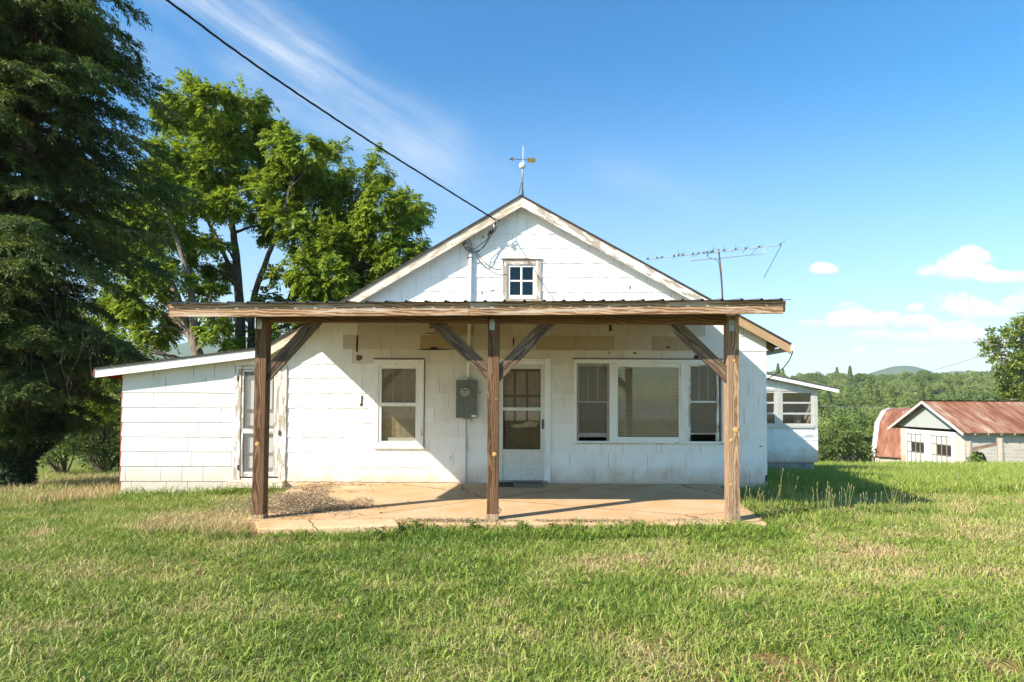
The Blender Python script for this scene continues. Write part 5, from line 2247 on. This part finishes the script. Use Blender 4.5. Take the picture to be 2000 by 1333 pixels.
shrub('shrub', 'dark rounded shrub close to the end of the shed wing', l3(19.5, (205, 850, 46), (225, 800, 44), (190, 800, 40), (245, 880, 36), (160, 870, 36), (205, 890, 36), (180, 895, 26), (240, 840, 44), (150, 830, 36), (265, 850, 40)), 'shrub_leaf', 1500, .11)
shrub('shrub', 'dense shrub with a few sunlit leaves next to the ivy covered trunk', l3(18.0, (128, 850, 36), (115, 800, 40), (140, 880, 24), (100, 760, 40), (105, 870, 34), (80, 880, 30), (95, 895, 24)), 'shrub_leaf', 1500, .11)
shrub('shrub', 'sunlit yellow green shrub far back between the evergreen and the shed wing', l3(27.0, (180, 740, 44), (150, 700, 40), (215, 720, 34), (225, 780, 34), (130, 770, 36), (190, 690, 40), (180, 800, 40), (140, 810, 40), (220, 830, 40)), 'shrub_leaf', 800, .15)
shrub('bush', 'round bright green bush at the far edge of the grass beyond the sun room', l3(40.0, (1640, 858, 30), (1668, 866, 28), (1618, 866, 26), (1650, 840, 24), (1690, 880, 20), (1612, 885, 20), (1630, 830, 14)), 'forest_leaf', 420, .24, cat='bush')
shrub('bush', 'small yellow green bush growing at the foot of the fence brace', l3(31.3, (1900, 888, 9), (1907, 894, 9), (1896, 898, 8), (1909, 902, 8), (1903, 903, 9)), 'bright_bush', 900, .16, cat='bush')

# oak at the right edge
Yt = 62.0
b = at(2010, 860, Yt)
b.z = float(gz(b.x, b.y))
stems = [([(2020, 960, 0), (2012, 860, 0), (2005, 780, 0), (2000, 720, 0), (1995, 660, 0), (1992, 620, 0)], .40, .08),
         ([(2006, 790, 0), (1985, 720, -.4), (1962, 680, -.6), (1930, 672, -.6)], .16, .05),
         ([(2006, 760, 0), (2040, 700, 1), (2070, 640, 1.5)], .2, .06),
         ([(2006, 800, 0), (1975, 770, 1), (1955, 750, 1)], .12, .04)]
lobes = [(1930, 672, 16), (1942, 690, 16), (1960, 668, 17), (1975, 648, 15), (1990, 640, 20), (1998, 664, 22), (1950, 712, 10), (1960, 735, 14), (1975, 715, 16), (1990, 705, 22),
         (1985, 750, 24), (1962, 762, 14), (1968, 782, 14), (2010, 720, 34), (2030, 680, 36), (2050, 640, 40), (2060, 720, 40), (2010, 780, 34), (2050, 780, 40), (2100, 690, 40), (2090, 750, 40),
         (1935, 650, 8), (1922, 690, 7), (2020, 620, 26)]
lobe_tree('oak_tree', 'tall leafy oak rising behind the garage roof at the right edge', Yt, stems, lobes, 'oak_leaf', 'grey_bark', b, per=420, style='simple', size=.34, jit=2.0, twigs=3)

# ------------------------------------------------------------------ the wooded valley
def crown_proto(seed, conifer=False, n=520, R=3.3, H=6.2, size=.62):
    g_ = np.random.default_rng(seed)
    if conifer:
        t = g_.random(n) ** .8
        rr = (1 - t) * R * .62 * (.55 + .45 * g_.random(n)) + .1
        a = g_.random(n) * 2 * np.pi
        P = np.stack([np.cos(a) * rr, np.sin(a) * rr, 1.5 + t * H * 1.35 - rr * .25], 1)
        Dr = np.stack([np.cos(a), np.sin(a), -.5 + 0 * a], 1) + g_.normal(size=(n, 3)) * .4
    else:
        m_ = 13
        cl = unit(g_.normal(size=(m_, 3)))
        cl[:, 2] = np.abs(cl[:, 2]) * 1.0 - .25
        cl = cl * (0.62 + .34 * g_.random((m_, 1)))
        k = g_.integers(0, m_, n)
        a = unit(g_.normal(size=(n, 3)))
        a[:, 2] = np.abs(a[:, 2]) * .9 - .2 * g_.random(n)
        P = cl[k] * np.array([R, R, H * .5]) + a * (R * .37) * g_.uniform(.8, 1.05, (n, 1)) * g_.uniform(.8, 1.1, m_)[k][:, None]
        P[:, 2] += 2.4 + H * .5
        Dr = a + g_.normal(size=(n, 3)) * .5
    L = size * g_.uniform(.6, 1.3, n)
    Nn = Dr * 1.0 + g_.normal(size=(n, 3)) * .20 + np.array([0, 0, .25])
    return kites(P, np.cross(Dr, g_.normal(size=(n, 3))) + Dr * .3, Nn, L, L * .75)


kinds = bpy.data.collections.new('crown_kinds')
for k in range(8):
    v, f = crown_proto(k if k < 6 else 14 + k, k >= 6, 2300, 3.3, 6.2, .30)
    o = npmesh('crown_kind_%d' % k, v, f, 'forest_leaf')
    COL.objects.unlink(o)
    kinds.objects.link(o)
SP = []


def forest_spot(x, y, k, s, rot):
    SP.append((x, y, float(gz(x, y)) - .6, k, s, rot))


y = 96.0
while y < 400:
    sp = 5.0 + (y - 96) * .013
    x = y * .38
    while x < y * 1.12:
        xx, y2 = x + random.uniform(-.45, .45) * sp, y + random.uniform(-.45, .45) * sp
        forest_spot(xx, y2, random.choice((0, 1, 2, 3, 4, 5, 0, 1, 2, 3, 4, 5, 6, 7)), random.choice((.8, 1.0, 1.15, 1.3, 1.5, 1.75)) * random.uniform(.9, 1.1), random.uniform(0, 6.28))
        x += sp * random.uniform(.85, 1.3)
    y += sp * (.85 + (y - 96) * .0015)
for k in range(260):
    y = random.uniform(48, 150)
    x = -y * random.uniform(.25, 1.15)
    forest_spot(x, y, random.choice((0, 1, 2, 3, 4, 5, 6)), random.uniform(.8, 1.3), random.uniform(0, 6.28))
me = bpy.data.meshes.new('forest')
me.from_pydata([q[:3] for q in SP], [], [])
for nm, ty, col in (('kind_index', 'INT', 3), ('size', 'FLOAT', 4), ('turn', 'FLOAT', 5)):
    a = me.attributes.new(nm, ty, 'POINT')
    a.data.foreach_set('value', [q[col] for q in SP])
forest = bpy.data.objects.new('forest', me)
COL.objects.link(forest)
ng = bpy.data.node_groups.new('spread_crowns', 'GeometryNodeTree')
ng.interface.new_socket('Geometry', in_out='INPUT', socket_type='NodeSocketGeometry')
ng.interface.new_socket('Geometry', in_out='OUTPUT', socket_type='NodeSocketGeometry')


def gn(kind, **kw):
    q = ng.nodes.new(kind)
    for a, b_ in kw.items():
        setattr(q, a, b_)
    return q


gi, go = gn('NodeGroupInput'), gn('NodeGroupOutput')
ci = gn('GeometryNodeCollectionInfo')
ci.inputs['Collection'].default_value = kinds
ci.inputs['Separate Children'].default_value = True
ci.inputs['Reset Children'].default_value = True
ip = gn('GeometryNodeInstanceOnPoints')
ip.inputs['Pick Instance'].default_value = True
na = [gn('GeometryNodeInputNamedAttribute', data_type=t) for t in ('INT', 'FLOAT', 'FLOAT')]
for q, nm in zip(na, ('kind_index', 'size', 'turn')):
    q.inputs['Name'].default_value = nm
cx_ = gn('ShaderNodeCombineXYZ')
cs_ = gn('ShaderNodeCombineXYZ')
ng.links.new(na[2].outputs[0], cx_.inputs[2])
for i in range(3):
    ng.links.new(na[1].outputs[0], cs_.inputs[i])
e2r = gn('FunctionNodeEulerToRotation')
ng.links.new(cx_.outputs[0], e2r.inputs[0])
ng.links.new(gi.outputs[0], ip.inputs['Points'])
ng.links.new(ci.outputs[0], ip.inputs['Instance'])
ng.links.new(na[0].outputs[0], ip.inputs['Instance Index'])
ng.links.new(e2r.outputs[0], ip.inputs['Rotation'])
ng.links.new(cs_.outputs[0], ip.inputs['Scale'])
ng.links.new(ip.outputs[0], go.inputs[0])
md = forest.modifiers.new('crowns', 'NODES')
md.node_group = ng
tag(forest, 'dense green broadleaf wood covering the hillside across the valley', 'forest', kind='stuff')

# nearer trees of the valley one can tell apart
first = {}
spots = []
for y in np.arange(52, 97, 4.2):
    x = y * .50
    while x < y * .84:
        spots.append((x + random.uniform(-1.2, 1.2), y + random.uniform(-1.6, 1.6)))
        x += random.uniform(5.6, 8.0)
for (x, y) in spots:
    bx, by = x / y * F + 1000, 0
    if in_poly(np.array(x), np.array(y), [(24, 32), (50, 32), (66, 70), (36, 70), (18, 47)]):
        continue
    k = random.choice((0, 1, 2, 3, 6))
    s_ = random.uniform(.62, 1.2) * (1.1 if k == 6 else 1)
    loc = (x, y, float(gz(x, y)) - .3)
    if k not in first:
        root = thing('conifer_tree' if k == 6 else 'broadleaf_tree', loc,
                     'dark pointed conifer among the nearer trees below the yard' if k == 6 else 'rounded green broadleaf tree among the nearer trees below the yard', 'tree',
                     'conifers below the yard' if k == 6 else 'broadleaf trees below the yard')
        v, f = crown_proto(40 + k, k == 6, 4200, 3.3, 6.2, .24)
        npmesh('crown', v, f, 'forest_leaf', root)
        mb = MB()
        mb.tube([(0, 0, -1), (0.05, 0, 2), (0, .1, 4.6)], [.22, .17, .05], 8, False)
        for j in range(5):
            a = j * 1.26 + k
            mb.tube([(0, 0, 2.2 + j * .3), (math.cos(a) * 1.0, math.sin(a) * 1.0, 3.4 + j * .3), (math.cos(a) * 1.9, math.sin(a) * 1.9, 4.6 + j * .2)], [.08, .05, .02], 5, False)
        mb.build('trunk', 'grey_bark', root, smooth=True, local=True)
        first[k] = root
        root.rotation_euler = (0, 0, random.uniform(0, 6))
        root.scale = (s_,) * 3
    else:
        copy_thing(first[k], loc, random.uniform(0, 6.28), s_)

# ------------------------------------------------------------------ grass
def blades(x, y, h, w, lean, tone, z=None, rnd=.5):
    n = len(x)
    z = gz(x, y) if z is None else z
    a = rng.random(n) * 2 * np.pi
    la = rng.random(n) * 2 * np.pi
    cx, cy = np.cos(a) * w / 2, np.sin(a) * w / 2
    lx, ly = np.cos(la) * lean * h, np.sin(la) * lean * h
    v = np.empty((n, 5, 3))
    v[:, 0] = np.stack([x - cx, y - cy, z - .01], 1)
    v[:, 1] = np.stack([x + cx, y + cy, z - .01], 1)
    up = h * np.sqrt(np.clip(1 - (lean * .75) ** 2, .08, 1))
    v[:, 2] = np.stack([x + cx * .85 + lx * .35, y + cy * .85 + ly * .35, z + up * .62], 1)
    v[:, 3] = np.stack([x - cx * .85 + lx * .35, y - cy * .85 + ly * .35, z + up * .62], 1)
    v[:, 4] = np.stack([x + lx, y + ly, z + up * (1.0 - .25 * lean)], 1)
    return v, tone


GV, GT = [], []


def sow(n, x0, x1, y0, y1, hfun, wfun, tonefun, leanr, mask=None):
    y = y0 + (y1 - y0) * rng.random(n)
    lo = x0(y) if callable(x0) else np.full(n, x0)
    hi = x1(y) if callable(x1) else np.full(n, x1)
    wmax = np.max(np.abs(hi - lo))
    keep = rng.random(n) < (np.abs(hi - lo) / wmax)
    x = lo + (hi - lo) * rng.random(n)
    ok = keep & ~in_poly(x, y, SLAB) & ~in_poly(x, y, [(XL, Yw), (XR, Yw), (XR, Yb), (XL, Yb)]) & ~in_poly(x, y, [(XR, Ys + .05), (sr.x, Ys + .05), (sr.x, Yb), (XR, Yb)])
    ok &= ~in_poly(x, y, [(GXf, GYn), (GXf + GL, GYn), (GXf + GL, GYf), (GXf, GYf)])
    x, y = x[ok], y[ok]
    if mask is not None:
        k = rng.random(len(x)) < mask(x, y)
        x, y = x[k], y[k]
    m_ = len(x)
    v, t = blades(x, y, hfun(x, y, m_), wfun(x, y, m_), rng.uniform(leanr[0], leanr[1], m_), tonefun(x, y, m_))
    GV.append(v)
    GT.append(t)


def lawn_tone(x, y, n):
    p1 = fbm(x, y * 1.4, .55, 3)
    p2 = fbm(x + 40, y * 1.3, 2.2, 3)
    t = .49 + (p1 - .5) * 1.0 + (p2 - .5) * .9 + rng.normal(size=n) * .16
    t = np.where(rng.random(n) < .07 + .10 * sstep(.5, .7, p2), rng.uniform(.78, 1.0, n), t)
    # yellower to the right, straw colour by the left porch post
    t = t + .04 * sstep(1.5, 4.5, x) * sstep(3.5, 6, y)
    t = t + .5 * np.exp(-(((x + 3.9) / .8) ** 2 + ((y - 7.6) / .9) ** 2))
    t = t + .35 * np.exp(-(((x + 2.9) / .5) ** 2 + ((y - 6.5) / .3) ** 2))
    t = t - .28 * np.exp(-((y - 6.7) / .28) ** 2) * sstep(-2.6, -1.6, x) * (1 - sstep(2.9, 3.4, x))
    return np.clip(t, .02, 1)


def near_mask(x, y):
    return (1 - .95 * clayness(x, y)) * (.55 + .45 * sstep(.35, .55, fbm(x, y, 1.6, 3)))


edge = lambda s: (lambda y: s * (.93 * y + 1.9))
sow(330000, edge(-1), edge(1), 2.55, 5.0, lambda x, y, n: (.035 + .07 * rng.random(n) ** 1.5) * (.6 + .9 * fbm(x, y, 1.1, 3)), lambda x, y, n: rng.uniform(.003, .0085, n), lawn_tone, (.5, 1.35), near_mask)
sow(260000, edge(-1), edge(1), 4.8, 7.2, lambda x, y, n: (.035 + .065 * rng.random(n) ** 1.5) * (.6 + .9 * fbm(x, y, 1.1, 3)), lambda x, y, n: rng.uniform(.0035, .009, n), lawn_tone, (.5, 1.3), near_mask)
sow(200000, edge(-1), edge(1), 7.0, 12.0, lambda x, y, n: (.04 + .08 * rng.random(n)) * (.55 + .9 * fbm(x, y, .9, 3)), lambda x, y, n: rng.uniform(.004, .008, n), lawn_tone, (.35, 1.2))


def tufts(n, x0, x1, y0, y1, h0, h1, wd, tone0, tone1, per, mask=None):
    y = y0 + (y1 - y0) * rng.random(n)
    lo = x0(y) if callable(x0) else np.full(n, x0)
    hi = x1(y) if callable(x1) else np.full(n, x1)
    x = lo + (hi - lo) * rng.random(n)
    ok = ~in_poly(x, y, SLAB_G) & ~in_poly(x, y, [(XL, Yw - .05), (XR, Yw - .05), (XR, Yb), (XL, Yb)])
    if mask is not None:
        ok &= rng.random(n) < mask(x, y)
    x, y = x[ok], y[ok]
    n = len(x)
    sz = rng.uniform(h0, h1, n)
    tt = rng.uniform(tone0, tone1, n)
    if mask is not None:
        tt = tt * .55 + .45 * np.clip(lawn_tone(x, y, n) - .12, 0, 1)
    k = rng.integers(per // 2, per, n)
    ii = np.repeat(np.arange(n), k)
    bx, by = x[ii] + rng.normal(size=len(ii)) * sz[ii] * .16, y[ii] + rng.normal(size=len(ii)) * sz[ii] * .16
    v, t = blades(bx, by, sz[ii] * rng.uniform(.6, 1.1, len(ii)), wd * rng.uniform(.6, 1.2, len(ii)), rng.uniform(.45, 1.35, len(ii)),
                  np.clip(tt[ii] + rng.normal(size=len(ii)) * .06, 0, 1))
    GV.append(v)
    GT.append(t)


tm = lambda x, y: sstep(.42, .62, fbm(x + 9, y * 1.5, .9, 3)) * (1 - .93 * clayness(x, y))
tufts(6000, edge(-1), edge(1), 2.6, 7.0, .05, .14, .0115, .05, .5, 13, tm)
tufts(1200, edge(-1), edge(1), 2.6, 5.2, .07, .16, .013, .2, .62, 9, lambda x, y: 1 - .9 * clayness(x, y))
tufts(420, edge(-1), edge(1), 2.6, 6.8, .09, .19, .0075, .12, .4, 8, tm)
tufts(600, edge(-1), edge(1), 2.6, 8.0, .04, .10, .004, .72, .95, 16)
tufts(1500, edge(-1), edge(1), 6.8, 10.4, .09, .2, .010, .12, .42, 14, tm)
tufts(420, -1.6, 3.1, 6.55, 7.06, .08, .22, .011, .05, .35, 22)
tufts(170, -3.4, -1.5, 6.4, 6.78, .08, .17, .010, .08, .35, 18)
tufts(90, XL, XM, 10.0, 10.4, .15, .32, .013, .10, .35, 18)
tufts(160, -4.6, -3.2, 6.9, 8.2, .12, .28, .006, .82, 1.0, 26)
tufts(60, -3.4, -2.9, 6.55, 7.1, .15, .34, .005, .85, 1.0, 26)
tufts(260, 3.0, 4.6, 7.0, 10.3, .10, .26, .010, .10, .4, 18)

right_t = lambda x, y, n: np.clip(.34 + (fbm(x, y, .3, 3) - .5) * .6 + rng.normal(size=n) * .10 + .25 * (rng.random(n) < .12), 0, 1)
sow(150000, 4.4, edge(1), 9.8, 22, lambda x, y, n: rng.uniform(.10, .26, n) * (.6 + .8 * fbm(x, y, .6, 3)), lambda x, y, n: rng.uniform(.007, .013, n), right_t, (.15, .9))
sow(130000, 6.5, edge(1.05), 20, 44, lambda x, y, n: rng.uniform(.18, .45, n) * (.6 + .8 * fbm(x, y, .4, 3)), lambda x, y, n: rng.uniform(.014, .03, n), right_t, (.1, .7))
sow(26000, lambda y: .5 * y, edge(1.0), 42, 70, lambda x, y, n: rng.uniform(.3, .8, n), lambda x, y, n: rng.uniform(.03, .06, n), lambda x, y, n: np.clip(right_t(x, y, n) + .08, 0, 1), (.1, .6))
left_t = lambda x, y, n: np.clip(.80 + (fbm(x, y, .7, 3) - .5) * .8 + rng.normal(size=n) * .12 - .35 * sstep(17.5, 20, y), 0, 1)
sow(150000, edge(-1.05), -6.6, 9.8, 26, lambda x, y, n: rng.uniform(.12, .30, n), lambda x, y, n: rng.uniform(.006, .013, n), left_t, (.2, 1.0))
V = np.concatenate(GV)
T = np.repeat(np.concatenate(GT), 5)
nb_ = len(V)
i5 = np.arange(nb_) * 5
q4 = np.stack([i5, i5 + 1, i5 + 2, i5 + 3], 1)
t3 = np.stack([i5 + 3, i5 + 2, i5 + 4], 1)
tag(npmesh('grass', V.reshape(-1, 3), [q4, t3], 'grass', tone=T), 'rough mown lawn and field grass, green mixed with straw', 'grass', kind='stuff')

# ------------------------------------------------------------------ dead leaves on the patio
def litter(cx, cy, rx, ry, n, heap, size=(.018, .05)):
    q = rng.normal(size=(n, 2)) * .5
    x, y = cx + q[:, 0] * rx, cy + q[:, 1] * ry
    d = np.exp(-(q ** 2).sum(1) * 1.5)
    ok = fbm(x, y, 3.0, 3) + d * .3 > .5
    x, y, d = x[ok], y[ok], d[ok]
    n = len(x)
    z = .006 + heap * d * rng.random(n)
    a = rng.random(n) * 2 * np.pi
    L = rng.uniform(*size, n)
    return kites(np.stack([x, y, z], 1), np.stack([np.cos(a), np.sin(a), rng.normal(size=n) * .25], 1), np.stack([rng.normal(size=n) * .4, rng.normal(size=n) * .4, np.ones(n)], 1), L, L * rng.uniform(.12, .5, n), .1)


LV, LF, c0 = [], [], 0
for args in ((-2.95, 8.35, 1.0, 1.1, 11000, .06), (-2.55, 7.9, .8, .35, 2500, .06), (-3.25, 9.7, .5, .7, 1300, .03), (-2.75, 10.1, .9, .22, 500, .02), (-.75, 7.12, .75, .12, 900, .02), (.72, 7.14, 1.0, .12, 1100, .02), (2.2, 7.25, .6, .1, 160, .01),
             (-1.5, 6.75, .4, .1, 200, .01)):
    v, f = litter(*args)
    LV.append(v)
    LF.append(f + c0)
    c0 += len(v)
tag(npmesh('leaf_litter', np.concatenate(LV), np.concatenate(LF), 'litter'), 'dry leaf litter drifted over the left part of the patio', 'leaf litter', kind='stuff')

# ------------------------------------------------------------------ seed stalks and weeds
def stalks(px, py, n, hpx, spread, label, leaf=10):
    Y0 = 1.44 * F / (py - 785) * 1.0
    Y0 = min(max(Y0, 7.4), 13.0)
    c = U(px, py, Y0)
    for _ in range(8):
        zz = float(gz(c.x, c.y))
        Y0 = Y0 + ((1.44 - zz) * F / (py - 785) - Y0) * .7
        c = U(px, py, Y0)
    c.z = float(gz(c.x, c.y))
    root = thing('seed_stalk_clump', c, label, 'weed')
    ms = MB()
    s_ = Y0 / F
    for i in range(n):
        b0_ = c + Vector((random.gauss(0, spread * .35) * s_, random.gauss(0, spread * .3) * s_, 0))
        h = hpx * 1.55 * s_ * random.uniform(.55, 1.05)
        e = b0_ + Vector((random.gauss(0, .14) * h + .08 * h, random.gauss(0, .12) * h, h))
        ms.tube(bez([b0_, b0_.lerp(e, .5) + Vector((random.gauss(0, .01), 0, 0)), e], 3), .0024, 4, False)
        d = (e - b0_).normalized()
        mh = MB()
        mh.tube([e - d * .012, e + d * .008, e + d * .03, e + d * .045], [.002, .0042, .0042, .0015], 6)
        mh.build('seed_head', 'seed_head', root, smooth=True)
    ms.build('stems', 'seed_stalk', root, smooth=True)
    m_ = leaf
    x, y = c.x + rng.normal(size=m_) * .06, c.y + rng.normal(size=m_) * .06
    a = rng.random(m_) * 6.28
    v, f = kites(np.stack([x, y, np.full(m_, c.z)], 1), np.stack([np.cos(a), np.sin(a), rng.uniform(.4, 1.2, m_)], 1), np.stack([-np.cos(a), -np.sin(a), np.full(m_, .8)], 1), rng.uniform(.08, .18, m_), rng.uniform(.02, .04, m_))
    npmesh('leaves', v, f, 'weed_leaf', root, off=c)
    return root


for a in ((1464, 1000, 7, 30, 26, 'short seed stalks at the foot of the wall just right of the right porch post'),
          (1533, 1003, 13, 52, 24, 'tallest clump of pale seed stalks standing in the house shadow'),
          (1497, 1002, 7, 26, 40, 'low sparse seed stalks between the right post and the tallest stalk clump'),
          (1585, 1002, 6, 32, 30, 'thin seed stalks between the tallest clump and the thick dark clump'),
          (1618, 1006, 16, 40, 34, 'thick dark green clump of seed stalks at the front of the house shadow'),
          (1652, 1001, 7, 36, 20, 'few upright seed stalks right of the thick dark clump'),
          (1695, 1000, 8, 24, 50, 'scattered low seed stalks in the middle of the shadow edge'),
          (1742, 1000, 9, 44, 26, 'tall leaning seed stalks near the tip of the house shadow'),
          (1792, 998, 7, 20, 40, 'short seed stalks right at the tip of the house shadow'),
          (16, 962, 9, 28, 34, 'seed stalks in front of the ivy covered trunk, left clump'),
          (44, 960, 6, 20, 26, 'shorter seed stalks at the right foot of the ivy covered trunk')):
    stalks(*a)


def leafy_weed(x, y, n, h, label, leaf='weed_leaf'):
    z0 = float(gz(x, y))
    root = thing('leafy_weed', (x, y, z0), label, 'weed')
    mb = MB()
    P, D = [], []
    for i in range(n):
        e = Vector((random.gauss(0, .4) * h, random.gauss(0, .3) * h, h * random.uniform(.5, 1.1)))
        mb.tube([(0, 0, -.01), tuple(e * .5 + Vector((0, 0, .02))), tuple(e)], .003, 4, False)
        for k in range(9):
            t = (k + 2) / 10
            P.append(e * t)
            D.append((random.gauss(0, 1), random.gauss(0, 1), random.uniform(-.2, .5)))
    mb.build('stems', 'weed_leaf', root, local=True)
    P, D = np.array([tuple(p_) for p_ in P]), np.array(D)
    m_ = len(P)
    v, f = kites(P, D, rng.normal(size=(m_, 3)) * .4 + np.array([0, 0, 1.0]), rng.uniform(.03, .075, m_), rng.uniform(.015, .035, m_))
    npmesh('leaves', v, f, leaf, root)


for (px, py, Y, n, h, lb) in ((815, 1040, 6.85, 9, .18, 'upright leafy weed at the crack beside the tilted concrete strip'),
                              (925, 1030, 6.92, 10, .14, 'bushy low weed in front of the middle porch post, left of it'),
                              (1015, 1032, 6.93, 9, .13, 'leafy weed just right of the middle porch post'),
                              (1085, 1036, 6.94, 8, .11, 'low leafy weed along the patio edge right of the middle post'),
                              (1235, 1032, 6.95, 8, .12, 'leafy weed at the patio edge midway between the middle and right posts'),
                              (740, 1050, 6.6, 8, .10, 'low weed below the tilted concrete strip')):
    q = U(px, py, Y)
    leafy_weed(q.x, q.y, n, h, lb)

# ------------------------------------------------------------------ the air
mb = MB()
mb.box(-4600, 4600, -70, 4900, -70, 262)
m = bpy.data.materials.new('air')
m.use_nodes = True
m.node_tree.nodes.clear()
o_ = m.node_tree.nodes.new('ShaderNodeOutputMaterial')
pv = m.node_tree.nodes.new('ShaderNodeVolumePrincipled')
pv.inputs['Color'].default_value = (0.80, 0.88, 1.0, 1)
pv.inputs['Density'].default_value = 0.00018
pv.inputs['Anisotropy'].default_value = 0.0
m.node_tree.links.new(pv.outputs[0], o_.inputs['Volume'])
M['air'] = m
tag(mb.build('haze', 'air', None), kind='stuff')
